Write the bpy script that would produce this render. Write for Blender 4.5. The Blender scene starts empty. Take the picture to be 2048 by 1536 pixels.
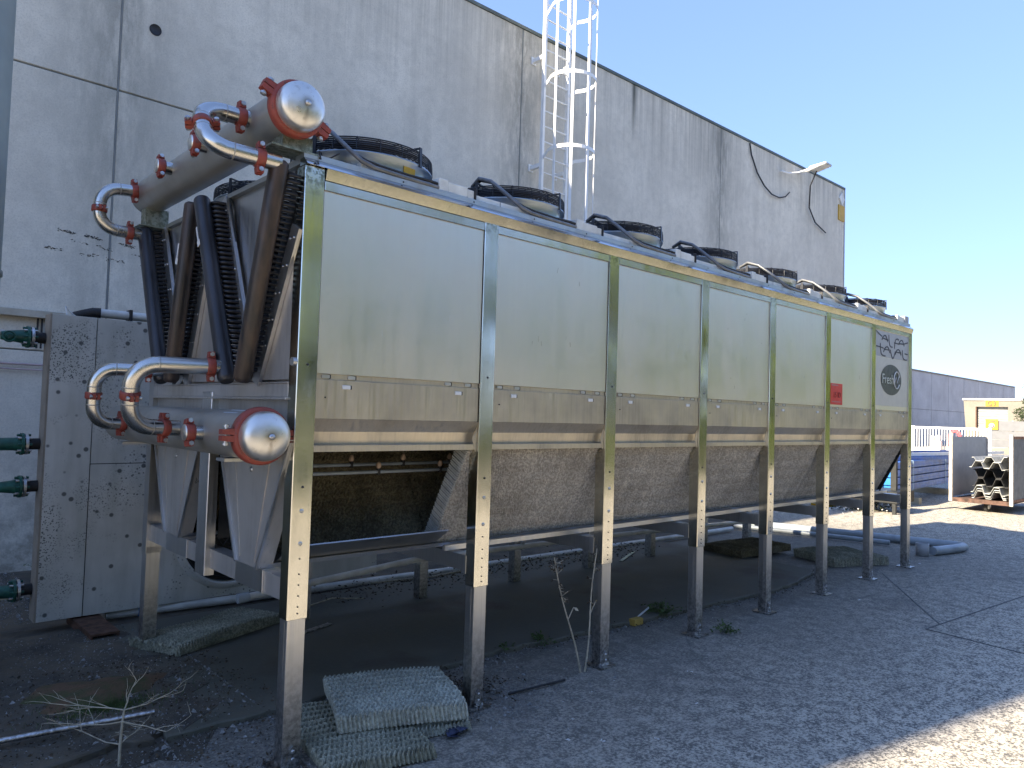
import bpy, math, random
from mathutils import Vector, Matrix
import numpy as np
rnd = random.Random(7)
R = math.radians
S = bpy.context.scene
C = S.collection

# ------------------------------------------------------------------ camera
YAW, PIT, ROL = 0.8223712, 0.0399053, 0.0302661
CAM = Vector((-1.5920, -3.1735, 1.65))
cd = bpy.data.cameras.new('camera'); cam = bpy.data.objects.new('camera', cd); C.objects.link(cam)
cd.sensor_width = 36.0; cd.lens = 1477.4 / 2048 * 36.0; cd.clip_start = 0.05; cd.clip_end = 2000
fwd = Vector((math.cos(YAW)*math.cos(PIT), math.sin(YAW)*math.cos(PIT), math.sin(PIT)))
rt = Vector((math.sin(YAW), -math.cos(YAW), 0)); up = rt.cross(fwd)
r2 = math.cos(ROL)*rt + math.sin(ROL)*up; u2 = -math.sin(ROL)*rt + math.cos(ROL)*up
M = Matrix((r2, u2, -fwd)).transposed().to_4x4(); M.translation = CAM
cam.matrix_world = M
S.camera = cam

# ------------------------------------------------------------------ light
SUN_EL = R(30)
SD = Vector((-math.cos(R(11))*math.cos(SUN_EL), math.sin(R(11))*math.cos(SUN_EL), math.sin(SUN_EL)))  # towards the sun
W = bpy.data.worlds.new('World'); S.world = W; W.use_nodes = True
nt = W.node_tree; bg = nt.nodes['Background']
sk = nt.nodes.new('ShaderNodeTexSky'); sk.sky_type = 'NISHITA'; sk.sun_disc = False
sk.sun_elevation = SUN_EL; sk.sun_rotation = math.atan2(SD.x, SD.y)
sk.altitude = 0; sk.air_density = 1.0; sk.dust_density = 0.05; sk.ozone_density = 4.0
gm_ = nt.nodes.new('ShaderNodeGamma'); gm_.inputs[1].default_value = 0.5; nt.links.new(sk.outputs[0], gm_.inputs[0])
tn = nt.nodes.new('ShaderNodeMixRGB'); tn.blend_type = 'MULTIPLY'; tn.inputs[0].default_value = 1; nt.links.new(gm_.outputs[0], tn.inputs[1])
tn.inputs[2].default_value = (0.63, 0.745, 1.07, 1); nt.links.new(tn.outputs[0], bg.inputs[0]); bg.inputs[1].default_value = 0.070
sl = bpy.data.lights.new('sun', 'SUN'); sl.energy = 2.1; sl.angle = R(0.6); sl.color = (1.0, 0.87, 0.68)
so = bpy.data.objects.new('sun', sl); C.objects.link(so)
so.rotation_euler = SD.to_track_quat('Z', 'Y').to_euler(); so.location = (-20, 5, 20)
S.view_settings.view_transform = 'Standard'; S.view_settings.look = 'None'
S.view_settings.gamma = 1; S.view_settings.use_curve_mapping = False
S.view_settings.exposure = 3.2
S.render.engine = 'CYCLES'
try:
    S.cycles.max_bounces = 8; S.cycles.glossy_bounces = 4; S.cycles.diffuse_bounces = 4
except Exception: pass

# ------------------------------------------------------------------ helpers
def wloc(p):
    v = Vector((0, 0, 0))
    while p is not None: v += Vector(p.location); p = p.parent
    return v
class MB:
    def __init__(s): s.v = []; s.f = []; s.m = []; s.s = []
    def add(s, vs, fs, m=0, smooth=False):
        o = len(s.v); s.v += [tuple(x) for x in vs]
        for f in fs: s.f.append(tuple(i+o for i in f)); s.m.append(m); s.s.append(smooth)
        return s
    def box(s, x0, x1, y0, y1, z0, z1, m=0):
        return s.add([(x0,y0,z0),(x1,y0,z0),(x1,y1,z0),(x0,y1,z0),(x0,y0,z1),(x1,y0,z1),(x1,y1,z1),(x0,y1,z1)],
                     [(0,3,2,1),(4,5,6,7),(0,1,5,4),(1,2,6,5),(2,3,7,6),(3,0,4,7)], m)
    def hexa(s, b, t, m=0):   # b,t: 4 bottom and 4 top points
        return s.add(list(b)+list(t), [(0,3,2,1),(4,5,6,7),(0,1,5,4),(1,2,6,5),(2,3,7,6),(3,0,4,7)], m)
    def slab(s, p0, p1, w, t, m=0, side=None):   # bar from p0 to p1, width w along side, thickness t
        p0, p1 = Vector(p0), Vector(p1); d = (p1-p0).normalized()
        a = Vector(side) if side is not None else (Vector((0,0,1)) if abs(d.z) < .9 else Vector((1,0,0)))
        a = (a - d*a.dot(d)).normalized(); b = d.cross(a)
        q = lambda p: [p+a*w/2*i+b*t/2*j for i, j in ((-1,-1),(1,-1),(1,1),(-1,1))]
        return s.hexa(q(p0), q(p1), m)
    def prism(s, pts, d, m=0):   # polygon pts extruded by vector d
        pts = [Vector(p) for p in pts]; d = Vector(d); n = len(pts)
        fs = [tuple(range(n))[::-1], tuple(range(n, 2*n))] + [(i, (i+1) % n, n+(i+1) % n, n+i) for i in range(n)]
        return s.add(pts+[p+d for p in pts], fs, m)
    def tube(s, path, r, seg=10, m=0, caps=True, closed=False):
        P = [Vector(p) for p in path]; n = len(P); rr = r if hasattr(r, '__len__') else [r]*n
        vs = []; prev = None
        for i in range(n):
            if closed: t = P[(i+1) % n]-P[i-1]
            else: t = P[min(i+1, n-1)]-P[max(i-1, 0)]
            t = t.normalized() if t.length > 1e-9 else Vector((0, 0, 1))
            if prev is None:
                a = Vector((0,0,1)) if abs(t.z) < .9 else Vector((1,0,0))
                prev = (a - t*a.dot(t)).normalized()
            else:
                prev = prev - t*prev.dot(t); prev = prev.normalized() if prev.length > 1e-6 else t.orthogonal().normalized()
            b = t.cross(prev)
            for k in range(seg):
                an = 2*math.pi*k/seg; vs.append(P[i]+(prev*math.cos(an)+b*math.sin(an))*rr[i])
        fs = []
        for i in range(n if closed else n-1):
            j = (i+1) % n
            for k in range(seg):
                k2 = (k+1) % seg; fs.append((i*seg+k, i*seg+k2, j*seg+k2, j*seg+k))
        s.add(vs, fs, m, True)
        if caps and not closed:
            s.add([vs[k] for k in range(seg)], [tuple(range(seg))[::-1]], m)
            s.add([vs[(n-1)*seg+k] for k in range(seg)], [tuple(range(seg))], m)
        return s
    def lathe(s, prof, c=(0,0,0), ax=(0,0,1), seg=32, m=0, smooth=True):   # prof: (r, h)
        ax = Vector(ax).normalized(); a = ax.orthogonal().normalized(); b = ax.cross(a); c = Vector(c)
        vs = [c+ax*h+(a*math.cos(2*math.pi*k/seg)+b*math.sin(2*math.pi*k/seg))*r for r, h in prof for k in range(seg)]
        fs = []
        for i in range(len(prof)-1):
            for k in range(seg):
                k2 = (k+1) % seg; fs.append((i*seg+k, i*seg+k2, (i+1)*seg+k2, (i+1)*seg+k))
        return s.add(vs, fs, m, smooth)
    def cyl(s, p0, p1, r, seg=12, m=0): return s.tube([p0, p1], r, seg, m)
def O(name, mb, mats, parent=None, origin=None, bevel=0, loc=None, **props):
    """link a mesh object; geometry given in world coordinates unless loc is given (then local)"""
    me = bpy.data.meshes.new(name)
    if loc is not None: off = Vector((0, 0, 0)); L = Vector(loc)
    elif parent is not None: off = wloc(parent); L = Vector((0, 0, 0))
    else: off = Vector(origin) if origin is not None else Vector((0, 0, 0)); L = off.copy()
    vs = [(v[0]-off.x, v[1]-off.y, v[2]-off.z) for v in mb.v]
    me.from_pydata(vs, [], mb.f)
    for mt in (mats if isinstance(mats, (list, tuple)) else [mats]): me.materials.append(mt)
    me.polygons.foreach_set('material_index', mb.m); me.polygons.foreach_set('use_smooth', mb.s); me.update()
    o = bpy.data.objects.new(name, me); C.objects.link(o); o.location = L
    if parent is not None: o.parent = parent
    if bevel:
        b = o.modifiers.new('bevel', 'BEVEL'); b.width = bevel; b.segments = 1; b.limit_method = 'ANGLE'; b.angle_limit = R(50)
    for k, v in props.items(): o[k] = v
    return o
def D(src, loc, parent=None, name=None, rot=None, sc=None):
    o = src.copy(); C.objects.link(o); o.location = loc; o.parent = parent
    if name: o.name = name
    if rot is not None: o.rotation_euler = rot
    if sc is not None: o.scale = sc
    return o
def T(name, label, cat, loc=(0,0,0), group=None, rz=0):
    o = bpy.data.objects.new(name, None); C.objects.link(o); o.location = loc; o.rotation_euler = (0,0,rz)
    o.empty_display_size = .1; o['label'] = label; o['category'] = cat
    if group: o['group'] = group
    return o
def tag(o, label, cat, group=None):
    o['label'] = label; o['category'] = cat
    if group: o['group'] = group
    return o

# ------------------------------------------------------------------ materials
class N:
    def __init__(s, name):
        s.mt = bpy.data.materials.new(name); s.mt.use_nodes = True; s.t = s.mt.node_tree
        s.b = s.t.nodes['Principled BSDF']; s.co = None
    def n(s, ty, **kw):
        x = s.t.nodes.new(ty)
        for k, v in kw.items():
            if k in x.inputs: x.inputs[k].default_value = v
            else: setattr(x, k, v)
        return x
    def l(s, a, b): s.t.links.new(a, b)
    def coord(s, sc=(1,1,1), rot=(0,0,0), obj=False):
        tc = s.n('ShaderNodeTexCoord'); mp = s.n('ShaderNodeMapping')
        if obj: s.l(tc.outputs['Object'], mp.inputs[0])
        else:
            g = s.n('ShaderNodeNewGeometry'); s.l(g.outputs['Position'], mp.inputs[0])
        mp.inputs['Scale'].default_value = sc; mp.inputs['Rotation'].default_value = rot; return mp.outputs[0]
    def noise(s, co, scale, detail=4, rough=.55, dist=0):
        x = s.n('ShaderNodeTexNoise'); x.inputs['Scale'].default_value = scale; x.inputs['Detail'].default_value = detail
        x.inputs['Roughness'].default_value = rough; x.inputs['Distortion'].default_value = dist; s.l(co, x.inputs['Vector']); return x.outputs[0]
    def vor(s, co, scale, feat='F1'):
        x = s.n('ShaderNodeTexVoronoi'); x.feature = feat; x.inputs['Scale'].default_value = scale; s.l(co, x.inputs['Vector']); return x.outputs['Distance']
    def ramp(s, f, stops):
        x = s.n('ShaderNodeValToRGB'); e = x.color_ramp.elements
        while len(e) < len(stops): e.new(.5)
        for i, (p, c) in enumerate(stops):
            e[i].position = p; e[i].color = (*(c if hasattr(c, '__len__') else (c,c,c)), 1)
        s.l(f, x.inputs[0]); return x.outputs[0]
    def mr(s, f, a, b, c=0., d=1.):
        x = s.n('ShaderNodeMapRange'); s.l(f, x.inputs[0])
        for i, v in enumerate((a, b, c, d)): x.inputs[i+1].default_value = v
        return x.outputs[0]
    def mix(s, f, a, b, mode='MIX'):
        x = s.n('ShaderNodeMixRGB'); x.blend_type = mode
        for i, v in enumerate((f, a, b)):
            if hasattr(v, 'links') or hasattr(v, 'is_linked'): s.l(v, x.inputs[i])
            else: x.inputs[i].default_value = v if i == 0 else (*(v if hasattr(v, '__len__') else (v,v,v)), 1)
        return x.outputs[0]
    def m(s, op, a, b=0.):
        x = s.n('ShaderNodeMath'); x.operation = op
        for i, v in enumerate((a, b)):
            if hasattr(v, 'is_linked'): s.l(v, x.inputs[i])
            else: x.inputs[i].default_value = v
        return x.outputs[0]
    def xyz(s):
        g = s.n('ShaderNodeNewGeometry'); x = s.n('ShaderNodeSeparateXYZ'); s.l(g.outputs['Position'], x.inputs[0]); return x.outputs
    def bump(s, f, st=.3, d=.01):
        x = s.n('ShaderNodeBump'); x.inputs['Strength'].default_value = st; x.inputs['Distance'].default_value = d
        s.l(f, x.inputs['Height']); s.l(x.outputs[0], s.b.inputs['Normal']); return s
    def set(s, base=None, rough=None, metal=None, **kw):
        for k, v in (('Base Color', base), ('Roughness', rough), ('Metallic', metal), *kw.items()):
            if v is None: continue
            if hasattr(v, 'is_linked'): s.l(v, s.b.inputs[k])
            else: s.b.inputs[k].default_value = (*v, 1) if (hasattr(v, '__len__')) else v
        return s.mt
def simple(name, col, rough=.6, metal=0., var=.15, scale=8, bump=0):
    k = N(name); co = k.coord(); f = k.noise(co, scale, 5)
    lo = [c*(1-var*1.6) for c in col]; hi = [min(1, c*(1+var*.8)) for c in col]
    base = k.mix(k.ramp(f, [(.3, 0), (.7, 1)]), lo, hi)
    r = k.mr(k.noise(co, scale*3, 3), .3, .7, max(.02, rough-.08), min(1, rough+.1))
    if bump: k.bump(k.noise(co, scale*10, 3), bump, .004)
    return k.set(base, r, metal)

def steel(name, base, rough, streak=.25, dents=.0, dirt=0.0, aniso=60, moss=0., lowdirt=0., mmax=1., rv=1.):
    k = N(name); co = k.coord(); cs = k.coord((aniso, aniso, 1.2))
    st = k.noise(cs, 1, 4); bl = k.noise(co, 2.2, 4, .6); fine = k.noise(co, 40, 4, .7)
    dark = [c*.72 for c in base]
    c = k.mix(k.ramp(st, [(.35, 0), (.65, 1)]), dark, base)
    c = k.mix(streak, base, c)
    if dirt:
        dm = k.ramp(k.m('ADD', k.m('MULTIPLY', bl, .6), k.m('MULTIPLY', st, .4)), [(.46, 0), (.62, 1)])
        c = k.mix(k.m('MULTIPLY', dm, dirt), c, (.16, .14, .11))
    if moss:
        z = k.xyz(); mm = k.m('MULTIPLY', k.mr(z[2], 2.62, 2.76, 0, 1), k.ramp(fine, [(.46, 0), (.56, 1)]))
        c = k.mix(k.m('MULTIPLY', mm, moss), c, (.05, .06, .02))
    if lowdirt:
        z = k.xyz(); lm = k.m('MULTIPLY', k.mr(z[2], .5, 0, 0, 1), k.ramp(fine, [(.4, 0), (.6, 1)]))
        c = k.mix(k.m('MULTIPLY', lm, lowdirt), c, (.06, .055, .045))
    r = k.m('ADD', k.mr(st, .3, .7, rough*(1-.2*rv), rough*(1+.25*rv)), k.mr(bl, .35, .7, -.03, .08))
    met = k.mr(fine, .62, .75, mmax, mmax*.6)
    if dents: k.bump(k.m('ADD', k.m('MULTIPLY', k.noise(k.coord((1, 1, .6)), 2.1, 2), 1.0), k.m('MULTIPLY', st, .02)), dents, .03)
    else: k.bump(st, .05, .002)
    return k.set(c, r, met)

MT = {}
MT['mirror'] = steel('polished_steel', (.72, .70, .62), .13, .3, .22, .25, 40, .8, 0)
MT['leg'] = steel('galvanised_leg', (.66, .66, .66), .36, .6, 0, .35, 90, 0, .8)
MT['panel'] = steel('dull_panel_steel', (.80, .745, .645), .36, .06, .12, .06, 22, rv=.35)
MT['skirt'] = steel('grimy_skirt_steel', (.66, .59, .48), .42, .7, .06, .45, 60)
MT['plate'] = steel('end_plate_steel', (.58, .55, .51), .36, .4, .12, .35, 30, mmax=.6)
MT['strip'] = steel('coil_edge_strip', (.62, .62, .62), .38, .4, 0, .2, 60)
MT['pipe'] = steel('stainless_pipe', (.58, .56, .52), .22, .12, 0, .1, 4)
MT['headerm'] = steel('weathered_header_steel', (.42, .41, .375), .38, .35, 0, .3, 3, mmax=.65)
MT['capm'] = steel('end_cap_steel', (.72, .70, .66), .30, .3, 0, .12, 8)
MT['trim'] = steel('top_trim_steel', (.70, .67, .60), .16, .2, .10, .06, 12, .12)
MT['deck'] = steel('fan_deck_steel', (.52, .54, .54), .45, .4, 0, .35, 10)
MT['shroud'] = steel('fan_shroud_steel', (.36, .42, .48), .36, .3, 0, .2, 8)
k = N('stained_end_cap'); co = k.coord(); X_, Y_, Z_ = k.xyz(); f1 = k.noise(co, 30, 4, .7); f2 = k.noise(co, 6, 3)
col = k.mix(k.ramp(f2, [(.35, 0), (.65, 1)]), (.66, .63, .57), (.76, .74, .69)); tot = None
for cx_, cz_ in ((-.065, 3.02), (-.145, 1.515)):
    dx_ = k.m('SUBTRACT', X_, cx_); dz_ = k.m('SUBTRACT', Z_, cz_)
    rr_ = k.m('SQRT', k.m('ADD', k.m('MULTIPLY', dx_, dx_), k.m('MULTIPLY', dz_, dz_)))
    halo = k.m('POWER', k.mr(rr_, .055, .010, 0, 1), 2.)
    drip = k.m('MULTIPLY', k.mr(k.m('ABSOLUTE', k.m('ADD', dx_, k.m('MULTIPLY', k.m('SUBTRACT', f1, .5), .02))), .016, .002, 0, 1), k.m('MULTIPLY', k.mr(dz_, .0, -.015, 0, 1), k.mr(dz_, -.11, -.04, 0, 1)))
    t_ = k.m('MAXIMUM', halo, k.m('MULTIPLY', drip, .7)); tot = t_ if tot is None else k.m('MAXIMUM', tot, t_)
col = k.mix(k.m('MULTIPLY', tot, .75), col, (.13, .09, .05)); col = k.mix(k.m('MULTIPLY', k.ramp(f1, [(.58, 0), (.7, 1)]), .35), col, (.30, .27, .22))
k.bump(f2, .05, .01); MT['capm'] = k.set(col, k.mr(f1, .3, .7, .26, .46), .9)
MT['conduitm'] = simple('grey_conduit', (.16, .165, .17), .35, .2, .2, 20)
MT['bolt'] = simple('bolt_zinc', (.55, .55, .55), .35, .9, .2, 30)
MT['black'] = simple('black_wire_coating', (.012, .013, .018), .42, 0, .2, 20)
MT['rubber'] = simple('dark_rubber', (.02, .02, .022), .6, 0, .2, 20)
MT['green'] = simple('green_valve_paint', (.015, .10, .075), .45, 0, .35, 18, .2)
MT['white_pvc'] = simple('white_plastic_pipe', (.62, .62, .58), .45, 0, .2, 5)
MT['grey_pvc'] = simple('grey_plastic_pipe', (.33, .37, .40), .4, 0, .2, 5)
MT['duct'] = simple('cable_duct_plastic', (.66, .68, .66), .45, 0, .15, 9)
MT['white'] = simple('white_paint', (.80, .81, .80), .42, 0, .05, 5)
MT['offwhite'] = simple('chalky_white_paint', (.66, .65, .60), .6, 0, .12, 3)
MT['yellow'] = simple('yellow_sign_paint', (.50, .29, .006), .5, 0, .08, 6)
MT['redp'] = simple('red_print', (.62, .035, .02), .5, 0, .1, 8)
MT['rust'] = simple('rusted_steel', (.12, .062, .038), .85, .1, .4, 14, .4)
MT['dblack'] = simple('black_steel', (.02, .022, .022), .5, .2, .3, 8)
MT['print'] = simple('dark_print', (.03, .03, .045), .5, 0, .1, 8)
MT['greyp'] = simple('grey_sheet_paint', (.34, .35, .36), .5, 0, .08, 3)
MT['yard_white'] = simple('weathered_cart_paint', (.55, .50, .42), .6, 0, .3, 9)
MT['blue'] = simple('blue_beam_paint', (.03, .12, .40), .4, 0, .25, 4)
MT['bblue'] = simple('sunlit_end_and_band_blue', (.01, .17, .55), .45, 0, .1, 4)  # brighter blue paints the sun on beam ends; also colours the pipe band
MT['hose'] = simple('red_hose_rubber', (.60, .08, .09), .5, 0, .1, 8)
MT['wood'] = simple('pale_wood', (.38, .30, .18), .8, 0, .3, 12)
MT['dry'] = simple('dry_stem', (.40, .36, .27), .8, 0, .25, 30)
MT['brownl'] = simple('dead_leaf', (.07, .05, .03), .85, 0, .5, 30)
MT['weed'] = simple('weed_leaf', (.06, .10, .02), .6, 0, .35, 20)
MT['moss'] = simple('moss_tuft', (.035, .05, .012), .9, 0, .4, 30)
MT['stone'] = simple('grit_stone', (.26, .26, .25), .9, 0, .4, 40)
MT['paper'] = simple('white_scrap', (.7, .7, .68), .8, 0, .1, 8)
MT['bark'] = simple('tree_bark', (.07, .05, .035), .9, 0, .3, 12, .5)
MT['fibre'] = simple('pale_corrugated_sheet', (.36, .37, .36), .7, 0, .3, 9)
MT['tank'] = simple('grey_green_tank_paint', (.27, .30, .27), .5, 0, .12, 2)
MT['nozzle'] = simple('tan_nozzle', (.55, .38, .26), .5, 0, .1, 9)
# red couplings: chipped cast paint
k = N('red_coupling_paint'); co = k.coord(); f = k.noise(co, 14, 5, .65)
MT['red'] = k.bump(k.noise(co, 60, 3), .35, .003).set(k.mix(k.m('MULTIPLY', k.ramp(k.noise(co, 34, 5, .75), [(.56, 0), (.64, 1)]), .7), k.mix(k.ramp(f, [(.3, 0), (.72, 1)]), (.20, .034, .022), (.30, .062, .040)), (.07, .04, .03)), k.mr(f, .3, .7, .4, .7), 0.)
# brown/dark coil manifolds
k = N('coil_manifold_paint'); co = k.coord(); g = k.noise(k.coord((9, 9, 1.5)), 1.5, 4)
MT['mani'] = k.set(k.mix(k.ramp(g, [(.40, 0), (.70, 1)]), (.024, .021, .020), (.095, .060, .040)), k.mr(g, .3, .7, .32, .5), .2)
MT['mani2'] = simple('blue_black_manifold', (.030, .030, .035), .38, .1, .3, 3)
# leaves
for nm, c1, c2 in (('leafA', (.06, .10, .015), (.16, .22, .03)), ('leafB', (.045, .075, .018), (.11, .16, .03)), ('needle', (.02, .035, .014), (.05, .07, .025))):
    k = N('foliage_'+nm); co = k.coord(); f = k.noise(co, 1.3, 4)
    MT[nm] = k.set(k.mix(k.ramp(f, [(.35, 0), (.65, 1)]), c1, c2), .55, 0.)
    k.b.inputs['Transmission Weight'].default_value = 0.0
# precast concrete wall
def concrete(name, base, streaks=1.0, stain=True):
    k = N(name); co = k.coord(); X, Y, Z = k.xyz()
    a = k.noise(co, .55, 5, .6); b = k.noise(co, 7, 6, .7); c = k.noise(co, 55, 4, .7); sp = k.noise(co, 120, 2, .6)
    col = k.mix(k.ramp(a, [(.3, 0), (.7, 1)]), [v*.78 for v in base], [min(.8, v*1.12) for v in base])
    col = k.mix(k.m('MULTIPLY', k.ramp(b, [(.42, 0), (.68, 1)]), .42), col, [v*.66 for v in base])
    col = k.mix(k.m('MULTIPLY', k.ramp(c, [(.48, 0), (.64, 1)]), .42), col, [v*.60 for v in base])
    col = k.mix(k.m('MULTIPLY', k.ramp(sp, [(.30, 1), (.40, 0)]), .45), col, [min(1, v*1.35) for v in base])
    if streaks:
        s1 = k.noise(k.coord((9, 9, .35)), 1, 5, .7); s2 = k.noise(k.coord((38, 38, .5)), 1, 4, .7); lo = k.noise(k.coord((.35, .35, .05)), 1, 2)
        top = k.mr(Z, 5.6, 7.8, 0, 1)
        mask = k.m('MULTIPLY', k.m('POWER', top, 1.4), k.ramp(k.m('ADD', k.m('MULTIPLY', s1, .55), k.m('MULTIPLY', s2, .45)), [(.43, 0), (.60, 1)]))
        mask = k.m('MULTIPLY', mask, k.mr(lo, .35, .6, .35, 1))
        col = k.mix(k.m('MULTIPLY', mask, 0.6*streaks), col, (.075, .075, .062))
        # broad faint run-off over the whole height
        run = k.ramp(k.noise(k.coord((1.6, 1.6, .12)), 1, 4, .65), [(.5, 0), (.72, 1)])
        col = k.mix(k.m('MULTIPLY', run, .38), col, [v*.55 for v in base])
        # greenish dirt at the foot
        foot = k.m('MULTIPLY', k.mr(Z, 1.3, 0, 0, 1), k.ramp(b, [(.35, 0), (.6, 1)]))
        col = k.mix(k.m('MULTIPLY', foot, .6), col, (.10, .085, .06))
        # blackened patches beside the vertical joints
        for jx in (.48, 6.2, 12.0):
            dx = k.m('ABSOLUTE', k.m('SUBTRACT', X, jx)); near = k.mr(dx, .75, .02, 0, 1)
            near = k.m('MULTIPLY', k.m('POWER', near, 1.2), k.ramp(k.noise(k.coord((3, 3, .8)), 1.6, 6, .75), [(.38, 0), (.56, 1)]))
            near = k.m('MULTIPLY', near, k.mr(Z, 2.5, 7.5, .35, 1))
            col = k.mix(k.m('MULTIPLY', near, .62), col, (.12, .125, .11))
        if jx == 12.0:   # one black run below the roof edge
            dq = k.m('ABSOLUTE', k.m('SUBTRACT', X, 9.03)); run1 = k.m('MULTIPLY', k.mr(dq, .09, .01, 0, 1), k.mr(Z, 6.6, 7.6, 0, 1))
            col = k.mix(k.m('MULTIPLY', run1, .9), col, (.05, .055, .045))
    k.bump(k.m('ADD', c, k.m('MULTIPLY', b, .6)), .25, .004)
    return k.set(col, .88, 0.)
MT['conc'] = concrete('precast_concrete', (.70, .655, .555))
MT['conc_far'] = concrete('far_concrete', (.42, .42, .43), 0)
MT['conc_light'] = concrete('pale_render', (.20, .185, .155), 0)
MT['jointm'] = simple('joint_sealant', (.20, .21, .20), .8, 0, .1, 6)
MT['flash'] = simple('edge_flashing', (.10, .12, .10), .5, .3, .2, 4)
# yard asphalt: pale worn aggregate, darker towards the cooler and the wall
k = N('yard_asphalt'); co = k.coord(); X, Y, Z = k.xyz()
big = k.noise(co, .35, 5, .6); md = k.noise(co, 2.6, 5, .65); gr = k.noise(co, 75, 3, .75); gr2 = k.noise(co, 26, 5, .75)
pale = k.mix(k.ramp(big, [(.3, 0), (.7, 1)]), (.37, .34, .28), (.50, .455, .37))
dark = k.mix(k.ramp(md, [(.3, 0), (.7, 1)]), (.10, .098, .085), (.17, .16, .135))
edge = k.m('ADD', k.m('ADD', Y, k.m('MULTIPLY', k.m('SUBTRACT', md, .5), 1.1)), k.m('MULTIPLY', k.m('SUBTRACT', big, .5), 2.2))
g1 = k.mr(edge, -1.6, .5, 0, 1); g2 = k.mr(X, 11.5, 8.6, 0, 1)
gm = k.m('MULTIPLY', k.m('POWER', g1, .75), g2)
ag = k.noise(co, 52, 5, .78); ag2 = k.noise(co, 11, 5, .75)
sp_ = k.m('ADD', k.m('MULTIPLY', ag, .66), k.m('MULTIPLY', ag2, .34))
pw = k.mix(k.ramp(sp_, [(.455, 0), (.535, 1)]), (.105, .10, .092), k.mix(k.ramp(big, [(.3, 0), (.7, 1)]), (.52, .475, .39), (.66, .60, .49)))
dw = k.mix(k.ramp(sp_, [(.50, 0), (.60, 1)]), dark, (.27, .255, .225))
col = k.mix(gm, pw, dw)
st1 = k.ramp(k.noise(k.coord((1, 1, 1)), 1.1, 5, .7, .6), [(.56, 0), (.66, 1)])
col = k.mix(k.m('MULTIPLY', st1, .38), col, (.085, .082, .078))
ab = k.ramp(k.noise(co, 4.5, 6, .75), [(.55, 0), (.68, 1)])
col = k.mix(k.m('MULTIPLY', ab, .30), col, (.46, .43, .37))
ck_ = k.vor(k.coord((.55, .9, 1)), 1.0, 'DISTANCE_TO_EDGE'); cw = k.noise(co, 3, 3)
crk = k.ramp(k.m('ADD', ck_, k.m('MULTIPLY', k.m('SUBTRACT', cw, .5), .10)), [(.0, 1), (.0035, 0)])
col = k.mix(k.m('MULTIPLY', crk, k.m('MULTIPLY', k.ramp(k.noise(co, .5, 2), [(.5, 0), (.56, 1)]), .45)), col, (.07, .07, .07))
k.bump(k.m('ADD', ag, k.m('MULTIPLY', gr2, .5)), .6, .007)
MT['asphalt'] = k.set(col, k.mr(gr2, .3, .7, .72, .95), 0.)
# old slab under the cooler: dark, damp, green-brown algae
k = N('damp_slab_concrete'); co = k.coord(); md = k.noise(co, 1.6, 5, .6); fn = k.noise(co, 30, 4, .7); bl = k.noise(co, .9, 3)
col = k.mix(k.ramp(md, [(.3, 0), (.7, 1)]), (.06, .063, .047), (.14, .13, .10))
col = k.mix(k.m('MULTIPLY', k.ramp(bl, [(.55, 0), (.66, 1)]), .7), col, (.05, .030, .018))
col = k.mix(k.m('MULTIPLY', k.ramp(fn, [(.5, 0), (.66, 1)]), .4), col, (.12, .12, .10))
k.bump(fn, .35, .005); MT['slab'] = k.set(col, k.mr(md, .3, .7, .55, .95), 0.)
k = N('leafy_mud'); co = k.coord(); fn = k.noise(co, 22, 5, .75); md = k.noise(co, 3, 4)
col = k.mix(k.ramp(md, [(.35, 0), (.65, 1)]), (.05, .046, .038), (.12, .10, .07)); col = k.mix(k.m('MULTIPLY', k.ramp(fn, [(.5, 0), (.6, 1)]), .5), col, (.10, .095, .08))
k.bump(fn, .8, .012); MT['mud'] = k.set(col, .9, 0.)
# spotted cabinet paint
k = N('mould_spotted_paint'); co = k.coord(); X, Y, Z = k.xyz(); md = k.noise(co, 1.8, 4)
col = k.mix(k.ramp(md, [(.35, 0), (.65, 1)]), (.48, .48, .44), (.62, .62, .58))
v1 = k.vor(co, 8.5); v2 = k.vor(co, 34); v3 = k.vor(co, 75); clus = k.ramp(k.noise(co, 1.4, 4, .7), [(.47, 0), (.57, 1)])
wx = k.mr(X, .25, -.4, .15, 1)
col = k.mix(k.m('MULTIPLY', k.ramp(k.noise(k.coord((9, 9, 1.5)), 1, 4), [(.45, 0), (.75, 1)]), .35), col, (.20, .22, .18))
col = k.mix(k.m('MULTIPLY', k.ramp(v1, [(.11, 1), (.17, 0)]), .85), col, (.035, .04, .045))
col = k.mix(k.m('MULTIPLY', k.m('MULTIPLY', k.ramp(v2, [(.20, 1), (.27, 0)]), clus), .8), col, (.06, .07, .07))
col = k.mix(k.m('MULTIPLY', k.m('MULTIPLY', k.ramp(v3, [(.30, 1), (.38, 0)]), k.m('MULTIPLY', clus, wx)), .9), col, (.07, .08, .075))
MT['spot'] = k.set(col, .5, 0.)
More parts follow.
